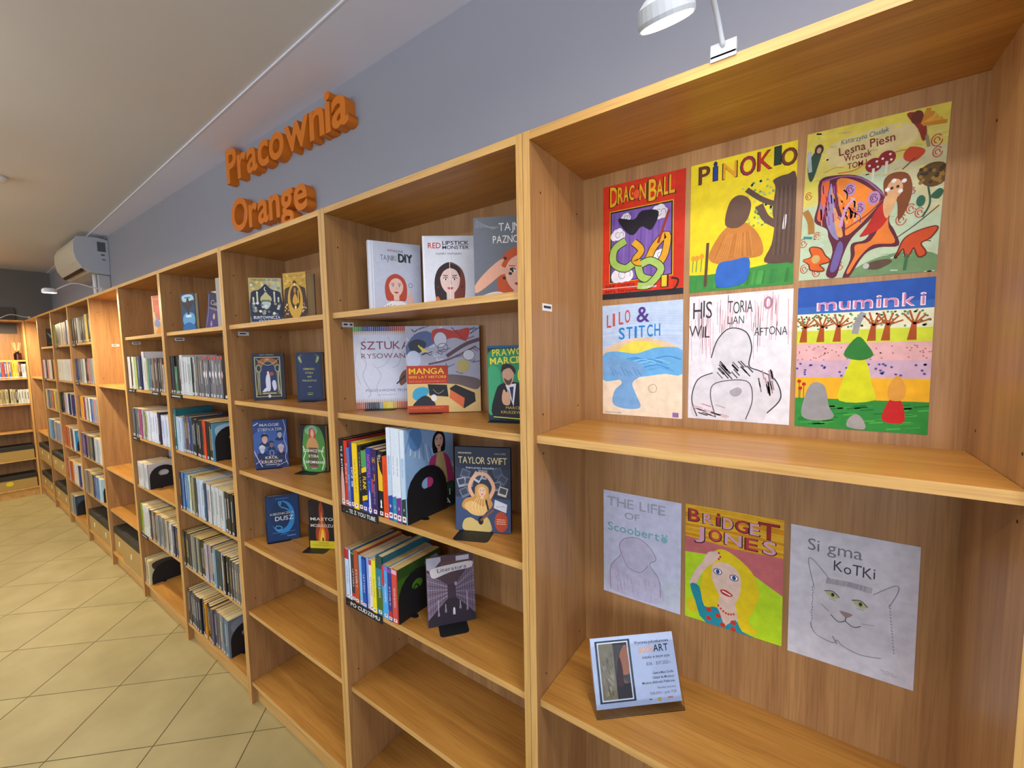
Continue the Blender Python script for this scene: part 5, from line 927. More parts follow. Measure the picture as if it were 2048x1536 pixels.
def p_bridget(a):
    a.bg('b8dc20'); a.rect(0, 0, 1, 0.32, 'dc9c14'); 
    for k in range(14): a.line([(0, 0.02*k+0.02), (0.5, 0.022*k), (1, 0.02*k+0.03)], 0.02, random.choice(['e0a81c', 'd0880c', 'e4b42c']))
    a.poly([(0, 0.42), (0.3, 0.4), (0.6, 0.44), (1, 0.6), (1, 0.3), (0.5, 0.31), (0, 0.28)], 'c4686c'); a.blob([(0.02, 0.86), (0.14, 0.8), (0.2, 0.9), (0.06, 0.95)], 'd8c41c')
    for t, u, v, hh, w, c in [('B', 0.04, 0.14, 0.1, 0.11, 'b4303c'), ('R', 0.2, 0.14, 0.08, 0.1, 'd8a0b4'), ('I', 0.345, 0.14, 0.07, 0.03, 'b02c34'), ('D', 0.41, 0.155, 0.09, 0.1, 'd8a4b8'), ('G', 0.54, 0.155, 0.09, 0.12, 'b43040'), ('E', 0.68, 0.16, 0.09, 0.09, 'd8a4b8'), ('T', 0.77, 0.17, 0.12, 0.18, '9c2428'), ('J', 0.11, 0.28, 0.1, 0.1, 'd8a0b8'), ('O', 0.27, 0.275, 0.09, 0.12, 'c44450'), ('N', 0.43, 0.28, 0.09, 0.17, 'd8a4bc'), ('E', 0.64, 0.285, 0.09, 0.11, 'b83444'), ('S', 0.81, 0.29, 0.1, 0.12, 'd8a4bc')]:
        a.text(t, u-0.012, v+0.006, hh*1.08, '3c1c24', w+0.024, 1); a.text(t, u, v, hh, c, w, 1)
    a.ell(0.36, 0.05, 0.02, 0.015, '9c2c34', n=8)
    a.blob([(0.2, 0.86), (0.18, 0.66), (0.26, 0.44), (0.36, 0.34), (0.5, 0.35), (0.7, 0.46), (0.78, 0.62), (0.74, 0.76), (0.68, 0.88), (0.78, 0.96), (0.6, 0.98), (0.4, 0.9)], 'e4c814')
    a.poly([(0.38, 0.7), (0.54, 0.74), (0.58, 0.9), (0.44, 1.0), (0.36, 0.9)], 'dcbcac'); a.blob([(0.3, 0.5), (0.34, 0.46), (0.46, 0.44), (0.58, 0.5), (0.6, 0.62), (0.56, 0.74), (0.46, 0.78), (0.36, 0.7), (0.3, 0.6)], 'e4c4b4')
    a.line([(0.08, 0.7), (0.16, 0.56), (0.26, 0.46)], 0.075, 'e4c4b4'); a.blob([(0.2, 0.48), (0.26, 0.38), (0.38, 0.37), (0.34, 0.44), (0.26, 0.5)], 'e4c4b4'); [a.ell(u, v, 0.012, 0.01, 'b82c2c', n=6) for u, v in ((0.37, 0.37), (0.385, 0.4), (0.37, 0.42))]
    for u in (0.36, 0.53): a.ell(u, 0.53+0.02*(u > 0.5), 0.04, 0.022, 'f0f0f4'); a.ell(u, 0.53+0.02*(u > 0.5), 0.02, 0.02, '2c4c8c', n=10); a.ring(u, 0.53+0.02*(u > 0.5), 0.042, 0.024, 0.008, '2c3050')
    a.blob([(0.39, 0.68), (0.45, 0.67), (0.52, 0.7), (0.48, 0.72), (0.41, 0.71)], 'c02c2c'); a.line([(0.41, 0.685), (0.5, 0.705)], 0.014, 'f4f0f0')
    a.blob([(0.06, 0.7), (0.16, 0.7), (0.22, 0.86), (0.36, 0.84), (0.44, 0.97), (0.55, 0.9), (0.62, 0.98), (0.74, 1.0), (0.24, 1.0), (0.12, 0.84)], '1c8ca0', 3); a.poly([(0.36, 0.82), (0.44, 0.99), (0.54, 0.88)], 'dcbcac')
    for k in range(7): a.ell(0.37+0.027*k, 0.82+0.018*math.sin(k/6*math.pi)*1.6+0.006*k, 0.012, 0.01, 'c83c20', n=6)
    for u, v in ((0.27, 0.88), (0.37, 0.91), (0.53, 0.93), (0.27, 0.955), (0.42, 0.975), (0.53, 0.985)): a.ell(u, v, 0.03, 0.02, 'c8341c', n=8)
def p_kotki(a):
    a.bg('d0cedc')
    a.text('Si gma', 0.15, 0.175, 0.085, '74788c', 0.44, jit=0.1); a.text('KoTKi', 0.37, 0.29, 0.075, '3c3c48', 0.32, 0, jit=0.08)
    a.line([(0.22, 0.46), (0.16, 0.26), (0.2, 0.24), (0.34, 0.36)], 0.008, '8c8a98'); a.line([(0.68, 0.4), (0.84, 0.3), (0.86, 0.34), (0.8, 0.46)], 0.008, '8c8a98'); a.blob([(0.21, 0.5), (0.24, 0.4), (0.34, 0.36), (0.5, 0.35), (0.68, 0.4), (0.78, 0.46), (0.8, 0.62), (0.84, 0.74), (0.78, 0.84), (0.5, 0.86), (0.24, 0.8), (0.2, 0.7)], 'ccc9d6')
    for k in range(34): u = 0.32+0.36*k/34; a.n = 8; a.line([(u, 0.345+0.04*abs(u-0.5)), (u-0.005, 0.385+0.06*abs(u-0.5))], 0.006, random.choice(['807c8c', '9894a0']), False)
    for k in range(16): a.n = 8; a.line([(0.2+random.uniform(-0.01, 0.01), 0.42+0.022*k), (0.205, 0.435+0.022*k)], 0.008, '8c8894', False); a.line([(0.8+0.003*k, 0.44+0.022*k), (0.81+0.003*k, 0.45+0.022*k)], 0.008, '8c8894', False)
    a.n = 10
    for u, v in ((0.37, 0.475), (0.59, 0.495)): a.blob([(u-0.06, v-0.015), (u, v-0.025), (u+0.05, v+0.005), (u, v+0.025)], 'b0b888'); a.line([(u-0.07, v-0.02), (u, v-0.03), (u+0.055, v+0.005)], 0.008, '3c3a40'); a.ell(u, v-0.005, 0.014, 0.014, '2c2a2c', n=8); a.line([(u-0.03, v+0.03), (u+0.03, v+0.035)], 0.005, '8c8a94')
    a.blob([(0.43, 0.575), (0.53, 0.58), (0.5, 0.61), (0.47, 0.61)], '9c8484'); a.line([(0.48, 0.61), (0.475, 0.64), (0.42, 0.66), (0.36, 0.62)], 0.008, '54525c'); a.line([(0.475, 0.64), (0.54, 0.67), (0.6, 0.65)], 0.008, '54525c'); a.line([(0.34, 0.6), (0.28, 0.56)], 0.008, '9894a0'); a.line([(0.6, 0.63), (0.7, 0.62)], 0.005, '8c8a94')
    a.line([(0.19, 0.72), (0.24, 0.8), (0.38, 0.83), (0.42, 0.8), (0.46, 0.83), (0.6, 0.86), (0.76, 0.84)], 0.008, '8c8894'); a.line([(0.38, 0.78), (0.42, 0.83)], 0.012, '8c8894'); a.script(0.76, 0.93, 0.1, 0.012, 'a4a2b0'); a.script(0.78, 0.945, 0.1, 0.01, 'a4a2b0')
poster('drawing lettered DRAGON BALL on red with a purple panel, top left', 0.0725, 2.0985, p_dragon, 0.6)
poster('yellow painting lettered PINOKIO with brown tree, top middle', 0.2955, 2.0965, p_pinokio, 0.1)
poster('painting of a large orange butterfly-winged girl among flowers, top right', 0.5145, 2.1015, p_lesna, 1.4)
poster('beach drawing lettered LILO & STITCH with low yellow sun', 0.0735, 1.7855, p_lilo, -0.2)
poster('pencil drawing with dark letters and pink streaks on white, middle of second row', 0.2965, 1.7905, p_hist, 0.1)
poster('painting lettered MUMINKI, blue sky over tree row and pink field', 0.516, 1.7895, p_mum, -0.2)
poster('faint pencil drawing lettered THE LIFE OF, left in lowest row', 0.0755, 1.2725, p_scoob, -0.1)
poster('bright portrait of blonde woman under red and pink letters', 0.2965, 1.2755, p_bridget, -0.4)
poster('pencil drawing of a sulking cat, lowest right', 0.5175, 1.2725, p_kotki, -0.2)

# acrylic stand with the exhibition card
def card(a):
    a.bg('bccdf2'); a.rect(0.05, 0.05, 0.47, 0.93, '28384c'); a.rect(0.075, 0.075, 0.445, 0.905, 'd0daf0'); a.rect(0.09, 0.095, 0.26, 0.885, '7c7460'); a.rect(0.26, 0.095, 0.43, 0.885, '2c2428')
    for k in range(40): a.n = 8; u = 0.1+0.14*random.random(); v = 0.12+0.72*random.random(); a.line([(u, v), (u+random.uniform(-0.01, 0.03), v+0.06)], 0.012, random.choice(['948c78', '5c5444', 'a49c88', '4c4838']))
    a.n = 10; a.blob([(0.3, 0.5), (0.34, 0.24), (0.42, 0.14), (0.43, 0.5), (0.38, 0.56)], 'a0603c'); a.line([(0.3, 0.5), (0.35, 0.62), (0.4, 0.7)], 0.02, '6c4c3c'); a.rect(0.26, 0.68, 0.43, 0.885, '24242c'); a.blob([(0.27, 0.6), (0.32, 0.3), (0.35, 0.46), (0.34, 0.7), (0.28, 0.7)], '3c2c34')
    a.text('Wystawa pokonkursowa', 0.52, 0.14, 0.045, '24284c', 0.42, 1); a.text('BOOK', 0.57, 0.27, 0.08, 'e8a468', 0.17, 1, shear=0.15); a.text('ART', 0.745, 0.27, 0.1, '141838', 0.18, 1); a.text('ksiazka w innym stylu', 0.6, 0.36, 0.04, '24284c', 0.33, 1, shear=0.2); a.text('13.06. - 31.07.2025 r.', 0.64, 0.46, 0.045, '3c4468', 0.3)
    for k, (t, u) in enumerate((('Galeria Malej Grafiki', 0.7), ('Oddzial dla Mlodziezy', 0.69), ('Miejskiej Biblioteki Publicznej', 0.56))): a.text(t, 0.95, 0.59+0.065*k, 0.032, '24284c', 0.95-u, 1, al='r')
    a.text('Wernisaz wystawy', 0.95, 0.8, 0.032, '3c4468', 0.22, al='r'); a.text('13.06.2025 r. godz. 17.30', 0.95, 0.87, 0.032, '3c4468', 0.31, al='r'); a.rect(0.62, 0.925, 0.65, 0.94, '24284c'); a.rect(0.72, 0.92, 0.76, 0.965, 'b8a43c'); a.rect(0.84, 0.92, 0.9, 0.94, 'c85c5c')
hold = empty('sign_holder', (0.160, 0.033, 0.8096+0.0002), (0, 0, math.radians(41.1))); tag(hold, 'clear acrylic stand holding the exhibition card, on the lower shelf', 'sign holder')
tl = math.radians(22)
m = MB(); m.box(0, 0, 0.001, 0.216, 0.0015, 0.03); m.build('front_lip', M_ACRYL, hold, (0, 0, 0), (-tl, 0, 0))
m = MB(); m.box(0, 0.004, 0.0, 0.216, 0.0055, 0.146); m.build('back_sheet', M_ACRYL, hold, (0, 0.0, 0.002), (-tl, 0, 0))
m = MB(); m.box(0, 0.0, 0.0, 0.216, 0.075, 0.0015); m.build('base_sheet', M_ACRYL, hold)
m = MB(); m.box(0, 0, 0, 0.21, 0.0005, 0.147); cd = m.build('exhibition_card', M_PAPER, None)
cd.parent = None; cd.rotation_euler = (-tl, 0, math.radians(41.1))
e_ = Vector((math.cos(math.radians(41.1)), math.sin(math.radians(41.1)), 0)); n_ = Vector((-e_.y, e_.x, 0))
cd.location = Vector((0.160, 0.033, 0.8098+0.016))+e_*0.003+n_*(0.0045+0.0058); tag(cd, 'white exhibition card with a framed painting, in the acrylic stand', 'card')
a = Art(0.21, 0.147); card(a); a.build('card_print', cd)

# small white name tags stuck on the panels, and shelf strips
def ptag(label, x, y, z, w=0.045, h=0.017, rz=math.pi/2, front=False):
    m = MB(); m.box(0, 0, 0, w, 0.0006, h); o = m.build('name_tag', M_WHITE, None, (x, y, z), (0, 0, rz)); tag(o, label, 'name tag', 'white name tags on the bookcase panels')
    a = Art(w, h); a.dashes(0.12, 0.62, 0.76, 0.34, '2c3448'); a.build('tag_print', o)
for i, nm in ((0, 'white name tag on the panel left of the drawings'), (1, 'white name tag above the pencil-bordered drawing manual'), (2, 'white name tag above the gilded-frame novel'), (3, 'white name tag above the green-spined book row'),
              (4, 'white name tag below the red book, fourth bay'), (5, 'white name tag in the bright empty bay under the clip lamp'), (9, 'white name tag in the bright corner bay')):
    ptag(nm, X[i]+T+0.0008, 0.048 if i < 5 else 0.11, (1.7615 if i < 5 else 1.765))
def fstrip(x, z, L, label): 
    m = MB(); m.box(0, 0, 0, L, 0.003, 0.024); o = m.build('shelf_strip', M_BLACK, None, (x, REC-0.0036, z-0.027)); tag(o, label, 'shelf label', 'black shelf label strips'); a = Art(L, 0.024); a.dashes(0.1, 0.66, 0.75, 0.34, 'a8a8ac'); a.build('strip_lettering', o)
fstrip(X[3]+T, B_, 0.17, 'black strip under the green-spined book, third bay'); fstrip(X[4]+T, B_, 0.15, 'black strip under the white-spined left end, fourth bay'); fstrip(X[4]+0.5, B_, 0.15, 'black strip under the dark right end, fourth bay')
fstrip(X[4]+T, C_, 0.14, 'black strip under the grey comic row, fourth bay'); fstrip(X[4]+T, E_, 0.14, 'black strip under the green-ended row, fourth bay'); fstrip(X[6]+T, A_, 0.16, 'black strip on the top shelf left of the bright empty bay')
fstrip(X[6]+T, B_, 0.14, 'black strip on the second shelf left of the bright empty bay'); fstrip(X[7]+T, A_, 0.15, 'black strip on the top shelf, seventh bay'); fstrip(X[8]+T, B_, 0.12, 'black strip on the second shelf, eighth bay')

# ------------------------------------------------------------------ the other book rows
def L(u): return X[u]+T+0.006
def Rr(u): return X[u-1]-T-0.004
row(3, 1, L(3), Rr(3), '1c1e20:26:208 24262a:18:206 3c7c54:30:150 24262a:22:206 26282c:20:208 c4c6d0:28:212 bcc4cc:22:202 c8ccd4:22:202 b4c0c8:22:200 b8c4c0:16:200 24282a:12:196 c8c4bc:14:200 6c6c74:26:203 5c5c64:28:203 606068:24:203 70707a:26:203 5c5e66:24:203 6a6a74:26:203 74747e:22:204 64646c:26:203 6c6c76:22:204 101216:60:206')
for o in [o for o in bpy.data.objects if o.name.startswith('book') and o.get('group', '').startswith('books on the second shelf of the third')]:
    c = o.location.x
    if -1.95 < c < -1.66:
        a = Art(0.022, 0.2); a.rect(0, 0, 1, 0.07, 'b83c34'); a.blob([(0.1, 0.42), (0.6, 0.34), (0.95, 0.44), (0.5, 0.52)], random.choice(['d8d0d8', 'c89ca8', 'e0dce4'])); a.build('title_print', o, loc=(0.001, -0.0036, 0))
row(3, 2, L(3), -1.873, '1c6470:34:232 a4bcd8:34:192 b8cce4:24:190 98b4d8:24:192 6c6868:20:206 5c3c3c:16:204 5c5c64:14:204 2c3c74:20:200 3c5470:18:200 1c2028:26:196 181c24:30:196 15181f:28:200 20242c:24:196 2c3028:18:192 d0401c:26:198 1c2420:26:196 2c3430:30:194 24242c:10:192', D0=0.17)
rowend('black bookend at right end of the third-shelf row, third bay', -1.865, 0.02, C_, 0.15, 0.17, 0.012, EG)
row(3, 3, L(3), Rr(3), '6c2c44:14:212 24283c:18:214 4c74b8:24:214 3c7cb0:26:214 5490c4:22:212 c8d0b8:18:212 4c5c50:20:212 8c9078:18:210 3c3c34:26:212 b4c0e0:20:215 b0c8e0:24:215 c0d4ec:20:213 385474:20:205 c4b8bc:22:205 c0c4cc:24:205 bcc4c8:30:205 c0c8cc:32:205 c4c8cc:26:203 bcc4c8:26:203 14161c:26:203 16181f:24:203 181a20:26:203 14161b:30:203', D0=0.175)
row(3, 4, L(3), Rr(3), '2c2c28:20:202 343430:20:204 24241f:20:202 3c3c38:18:200 84888c:20:202 70746c:26:204 7c8880:26:204 30342c:24:206 181c18:22:204 20221e:18:206 a8a4b0:30:206 a09098:22:206 1c2024:24:204 6c8ca0:30:208 34443c:30:206 9c9cc0:26:206 24221f:18:204 2c2826:20:204 34302c:20:206 3c3834:16:204 5c5a58:18:200 6c6a6c:18:198 585454:18:198 646468:22:198', D0=0.175)
row(3, 5, L(3), -1.858, '2c2a26:18:206 54504c:16:204 3c3a38:18:206 4c5464:20:206 1c2838:22:204 20304c:22:204 181c2c:26:206 28344c:22:206 5c3c48:18:204 d08c1c:14:202 14161a:24:206 181a1e:20:206 5c5468:22:200 4c4454:24:200 606060:24:200 848488:30:202 4c6878:20:202 54748c:30:202', D0=0.175)
rowend('black bookend at right end of the bottom row, third bay', -1.85, 0.02, F2, 0.15, 0.16, 0.024, EG)
row(4, 1, L(4)+0.01, Rr(4), 'c8c8d0:34:210 3c1c20:30:212 d4d8c8:28:210 a8b848:20:206 2c50a0:36:212 24284c:26:210 d0d0d8:30:240 ccc8cc:24:200 70a06c:20:196 54709c:24:196 2c2c2c:22:196 806c5c:22:196 3c3838:22:198 5c4c48:24:198 343034:24:196 6c5c50:20:196 b0a8a0:14:160 44383c:26:196')
row(4, 2, L(4), Rr(4), '5c6068:20:190 545860:20:190 606470:20:190 686c74:20:190 74606c:18:190 a84c80:22:192 b4b4b8:16:190 747c70:26:180 a8a848:16:180 d4dcf0:30:186 dce0f0:28:186 d0dcf4:28:186 d4dcf0:26:186 2c2440:26:196 c8d4f0:26:180 ccd8f4:26:180 d0dcf4:24:180 ccd8f0:26:180')
row(4, 3, -3.175, -2.968, 'd0d0d0:34:165 c4c4c8:32:165 ccccd0:32:165 c4c8cc:34:165 d0d0d4:34:165 c8c8cc:34:165', D0=0.16)
rowend('black bookend beside the short white-spined row, fourth bay', -2.962, 0.02, D_, 0.15, 0.15, 0.028, EG)
def c_redcirc(a): a.bg('b8c8e4'); a.ell(0.5, 0.3, 0.26, 0.26, 'b42814'); a.dashes(0.1, 0.1, 0.5, 0.02, '6c7c94'); a.rect(0.7, 0.0, 1, 0.2, '3c4454')
stand('large pale blue book with red disc, behind the short white row', (-3.18, 0.19, D_), 0, 0, 0.24, 0.262, 0.012, 'b8c8e4', c_redcirc, group='face-out books in the fourth bay')
row(4, 4, L(4), Rr(4), '80a024:28:206 c4c8c8:30:208 ccccd0:26:206 c8c8cc:24:206 2c3440:26:202 8c8478:18:200 5c3c28:22:202 6c5444:20:204 84888c:24:202 787c80:24:202 808488:22:202 74787c:22:202 b8a890:20:200 6c7070:20:198 bcc0c4:20:196 202844:22:190 24304c:22:188 848c94:14:186 b8481c:22:180')
row(4, 5, L(4), -3.102, 'c4b890:18:170 b8b08c:16:168 ccc09c:16:168 d0c49c:26:168', D0=0.18)
rowend('black bookend beside the short cream row on the bottom shelf, fourth bay', -3.096, 0.02, F2, 0.17, 0.135, 0.006, EG)
row(6, 0, L(6), Rr(6), '2c2824:24:212 3c342c:20:210 4c3c2c:26:214 1c1c1c:24:214 b4b0a8:22:210 2c302c:28:214 24282c:24:212 44443c:22:212 3c4440:20:210 c8a854:20:220 1c2c34:24:222 14201c:34:222')
row(6, 1, L(6), Rr(6), '1c2838:18:206 2c4474:22:204 24406c:24:204 6c7070:24:204 909490:24:204 a8aca8:22:204 d0d4d4:22:204 3c302c:24:208 2c2424:18:206 a06c6c:16:206 7c7c80:26:206 8c8c90:26:206 a4a09c:30:208')
row(6, 2, L(6), Rr(6), '44345c:20:200 dc9c14:32:196 e0a824:24:196 8c2c5c:20:196 b4bcc0:24:194 c0c4c4:22:194 6c7474:18:192 d8dcdc:26:196 2c5c9c:24:194 6484b8:24:194 b87c84:20:194 8c949c:26:194 a8b0b8:22:192')
row(6, 3, L(6), Rr(6), '5c4c80:22:204 6c6494:22:202 34245c:22:200 a87878:22:200 64605c:24:200 707070:24:200 3c4444:22:200 2c3434:24:198 b4bcc8:30:200 a8b0bc:28:200 c8ccd0:24:198 d8d0ac:28:206')
row(6, 4, L(6), -4.245, '8c8c88:20:206 6c6458:22:206 8c7c64:24:206 948468:24:204 a08c74:22:204 3c3c54:20:200 34548c:24:196 4c78b4:26:196 6c9ccc:24:194 a8c8dc:24:194', D0=0.17)
rowend('black bookend at right end of the fifth-shelf row, sixth bay', -4.238, 0.02, E_, 0.15, 0.16, 0.02, EG)
row(7, 0, L(7), Rr(7), '7c9434:22:202 1c2420:28:200 70706c:24:202 88847c:24:204 c8bca4:30:206 c8c0a8:28:206 8c88a0:26:206 7c788c:22:206 d0ccc0:26:216 b8b8b0:24:214')
row(7, 1, L(7), Rr(7), 'd8cca4:24:204 c8c8b8:24:202 d0d0c8:26:202 ccccc0:24:202 d4d8d0:26:202 ccd0cc:24:202 c8ccc4:24:202 d0ccc8:22:202 c09898:22:204 a48890:20:204')
row(7, 2, L(7), Rr(7), '24342c:24:200 1c2420:24:200 9c7080:24:198 a8a4b8:20:198 d8dce0:22:198 1c2c5c:24:198 d4dce4:24:198 2c3468:24:198 24306c:24:196 b0b0c4:22:196')
row(7, 3, L(7), -5.075, 'c45c34:26:204 a04428:24:202 b86434:22:200 c8bc9c:22:200 5c3c64:20:196 6c3c44:18:196 c8d4dc:24:200', D0=0.17)
rowend('black bookend beside the blue-covered book, seventh bay', -5.066, 0.02, D_, 0.15, 0.13, 0.006, EG)
row(7, 4, L(7), Rr(7), 'b83414:18:212 6c7064:20:206 a8a088:16:204 b84c24:26:206 c86c34:20:204 d0d0cc:34:206 d4d4d4:30:206 2c3c6c:22:204 3c4c84:18:204 d8d8d8:40:204')
row(7, 5, L(7), -5.368, '808880:26:196 94988c:26:196 6c7c88:22:196 a4a89c:20:196', D0=0.17)
rowend('black bookend beside the short grey row on the bottom shelf, seventh bay', -5.36, 0.02, F2, 0.15, 0.15, 0.022, EG)
row(8, 1, L(8), Rr(8), 'a85050:22:202 b0b4c8:22:202 2c2428:22:202 b87870:24:202 bcc0b8:26:202 ccd0cc:24:200 1c2420:24:200 b8743c:24:200 d08c4c:26:200')
row(8, 2, L(8), Rr(8), 'c0b494:24:202 5c6874:26:202 6c707c:24:202 b86458:26:200 8c3c34:26:200 d0b83c:22:198 8c8c74:26:198 9ca4a4:24:196')
row(8, 3, L(8)-0.002, Rr(8), '7cacd0:34:212 5484b8:28:210 705444:26:204 a4a094:22:202 6c6c7c:26:202 8494b8:24:202 b0a8c8:26:202 94a8d0:24:200', D0=0.17)
# cover faces seen beside bookends
def side_cover(x, z, h, D, base, acc, label, grp, t=0.012):
    mkbook(t, D, h, base, label, grp, (x, 0.012, z+0.0004), side=lambda a: (a.bg(base), a.blob([(0.1, 0.1), (0.6, 0.05), (0.9, 0.3), (0.5, 0.5), (0.15, 0.4)], acc)), spine=spine_art(None, 'd8d8d8', None))
side_cover(-1.8635-0.0075-0.001, C_, 0.19, 0.165, '5c9cc0', 'a8d0e4', 'thin book with sky-blue cover, against the bookend of third bay', 'books with their cover showing', 0.006)
side_cover(-5.075, D_, 0.19, 0.17, '2c84c8', '4ca0dc', 'book with bright blue cover at the bookend, seventh bay', 'books with their cover showing', 0.008)
side_cover(-5.368, F2, 0.195, 0.17, '2c3c50', '3c5068', 'book with dark slate cover at the bottom bookend, seventh bay', 'books with their cover showing', 0.007)
side_cover(-1.858, F2, 0.202, 0.19, '6c7480', '848c98', 'book with grey cover at the bottom bookend, third bay', 'books with their cover showing', 0.007)
side_cover(-3.102, F2, 0.166, 0.18, 'c8bc94', '3c3630', 'book with cream cover and dark lettering at the bottom bookend, fourth bay', 'books with their cover showing', 0.005)
# book standing open in the corner bay
m = MB(); m.box(0, 0, 0, 0.11, 0.012, 0.17); o = m.build('picture_frame', M_WHC, None, (-6.62, 0.06, D_+0.0004), (0, 0, math.radians(35))); tag(o, 'small pale picture frame standing in the bright corner bay', 'picture frame')
a = Art(0.11, 0.17); a.rect(0.12, 0.1, 0.88, 0.9, 'c8b48c'); a.build('picture', o)

# left wall case: contents (its front faces +x at X[9])
XL = X[9]-0.0005
def xfl(y0):
    return lambda p: ((XL-p[1], p[0], p[2]), (0, 0, math.pi/2))
def lrow(y0, y1, z, spec, where, group, D0=0.16):
    row(9, 1, y0, y1, spec, z=z, xf=xfl(0), where=where, group=group, D0=D0)
lrow(-0.275, -0.025, LL[1], '3c5ca0:22:200 3c60a4:22:200 2c64a8:20:200 b8402c:26:196 3c4c84:18:198 c4742c:20:200 3c5c9c:14:200 c4742c:16:202 d8b434:22:212 e0bc3c:18:212 a8a078:12:196 7c2c24:12:190 34302c:14:180 c8ccd0:20:168 c0c4cc:18:168', 'in the bright row of the left wall bookcase', 'books in the bright row of the left wall bookcase')
lrow(-0.28, -0.02, LL[2], '9c8c5c:22:180 a89868:22:182 94845c:22:186 b0a474:22:180 34342c:12:178 b4ac8c:22:182 a89c74:20:176 34342c:14:176 c8c8bc:20:172 ccccc4:22:172 c4c4b8:20:170 d0d0c8:22:172', 'in the tan row of the left wall bookcase', 'books in the tan row of the left wall bookcase')
# reed diffuser
M_REED = plain('pale_reed', 'c8a878', 0.8)
d = empty('reed_diffuser', (XL-0.07, -0.075, LL[0]+0.0004)); tag(d, 'dark bottle reed diffuser with thin sticks on the left wall bookcase', 'diffuser')
m = MB(); m.lathe([(0.03, 0), (0.033, 0.006), (0.033, 0.07), (0.026, 0.084), (0.014, 0.09), (0.013, 0.1)], 20); m.build('bottle', M_AMBER, d, smooth=False)
m = MB(); m.lathe([(0.016, 0.098), (0.016, 0.112), (0.008, 0.112)], 16); m.build('collar', plain('gold_collar', 'a8843c', 0.3, 1.0), d)
for k in range(6):
    aa = k*math.pi/3+0.3; m = MB(); m.tube([(0.002*math.cos(aa), 0.002*math.sin(aa), 0.06), (0.035*math.cos(aa), 0.035*math.sin(aa), 0.21)], 0.0022, 6); m.build('reed', M_REED, d)

# ------------------------------------------------------------------ cardboard boxes with black lids
def carton(label, x0, x1, z, y0=0.012, dep=0.25, h=0.185, rot=0, group=None, holder=True, left=False):
    t = empty('storage_box', (x0, y0, z+0.0004) if not left else (XL-y0, x0, z+0.0004), (0, 0, math.pi/2 if left else rot)); tag(t, label, 'box', group); w = x1-x0
    m = MB(); m.box(0, 0, 0, w, dep, h); m.build('carton', M_KRAFT, t, bevel=0.002)
    m = MB(); z1 = h+0.0; m.box(-0.002, -0.002, z1-0.045, w+0.002, dep+0.002, z1+0.004); m.build('lid', M_LID, t, bevel=0.002)
    if holder:
        m = MB(); m.loft([[(w/2+0.014*math.cos(a_), yy, h*0.42+0.024*math.sin(a_)) for a_ in [2*math.pi*k/16 for k in range(16)]] for yy in (-0.0025, 0)]); m.build('label_plate', plain('pale_label', 'd8d0a0', 0.5), t)
    return t
GB = 'cardboard boxes with black lids'
carton('left one of two black-lidded boxes below the bright empty shelves', L(5), L(5)+0.27, F2, h=0.2, y0=0.02, group=GB)
carton('right one of two black-lidded boxes below the bright empty shelves', L(5)+0.29, Rr(5), F2, h=0.225, group=GB, y0=0.004)
carton('left black-lidded box on the bottom shelf, sixth bay', L(6), L(6)+0.36, F2, group=GB); carton('right black-lidded box on the bottom shelf, sixth bay', L(6)+0.375, Rr(6), F2, group=GB)
for zz, nm in ((E_, 'fifth shelf'), (F2, 'bottom shelf')):
    carton('left black-lidded box on the %s, eighth bay' % nm, L(8), L(8)+0.35, zz, group=GB); carton('right black-lidded box on the %s, eighth bay' % nm, L(8)+0.365, Rr(8), zz, group=GB)
    carton('left black-lidded box on the %s, last bay before the corner' % nm, L(9), L(9)+0.37, zz, group=GB); carton('right black-lidded box on the %s, last bay before the corner' % nm, L(9)+0.385, Rr(9), zz, group=GB)
carton('long speckled box on fifth shelf of the left wall bookcase', -0.78, -0.03, LL[4], h=0.16, dep=0.24, group=GB, holder=False, left=True)
bx = carton('speckled box with yellow round sticker, bottom of the left wall bookcase', -0.42, -0.03, LL[5], h=0.16, dep=0.24, group=GB, holder=False, left=True)
m = MB(); m.loft([[(0.17+0.03*math.cos(a_), yy, 0.075+0.026*math.sin(a_)) for a_ in [2*math.pi*k/20 for k in range(20)]] for yy in (-0.0012, 0)]); m.build('sticker', plain('yellow_sticker', 'd8c41c', 0.5), bx)

# ------------------------------------------------------------------ orange letters on the wall
def sign(txt, x0, x1, z0, z1, hh, words):
    cur = 0; items = []
    for ch in txt:
        g_ = GL[(1, ch)]; items.append((ch, cur, g_)); cur += g_[2]+0.05
    tot = cur-0.05; s = hh/CAPH; sx = (x1-x0)/tot
    for n, (ch, gx, (vs, fs, w_)) in enumerate(items):
        cu = bpy.data.curves.new('l', 'FONT'); cu.body = ch; cu.size = 1; cu.resolution_u = 6; cu.offset = 0.022; cu.extrude = 0.5
        o = bpy.data.objects.new('l', cu); C.objects.link(o); dg = bpy.context.evaluated_depsgraph_get(); dg.update(); me = bpy.data.meshes.new_from_object(o.evaluated_get(dg)); bpy.data.objects.remove(o)
        lo = min(v.co.x for v in me.vertices)
        for v in me.vertices: x, y, z = v.co; v.co = ((x-lo)*sx, 0.0225-z*0.045, y*s)
        me.materials.clear(); me.materials.append(M_ORANGE)
        f = gx/tot; b = bpy.data.objects.new('letter', me); C.objects.link(b); b.location = (x0+gx*sx, RY1-0.0455, z0+(z1-z0)*f)
        me.flip_normals(); tag(b, words[n], 'letter', 'orange foam letters on the grey wall')
pn = ['orange capital P starting the upper word', 'orange r after the capital P', 'orange a before the c, upper word', 'orange c, upper word', 'orange o between c and w, upper word', 'orange w, upper word', 'orange n between w and i, upper word', 'orange i with dot, upper word', 'orange a ending the upper word']
on = ['orange capital O starting the lower word', 'orange r after the capital O', 'orange a in the middle of the lower word', 'orange n before the g, lower word', 'orange g dipping behind the bookcase top', 'orange e ending the lower word']
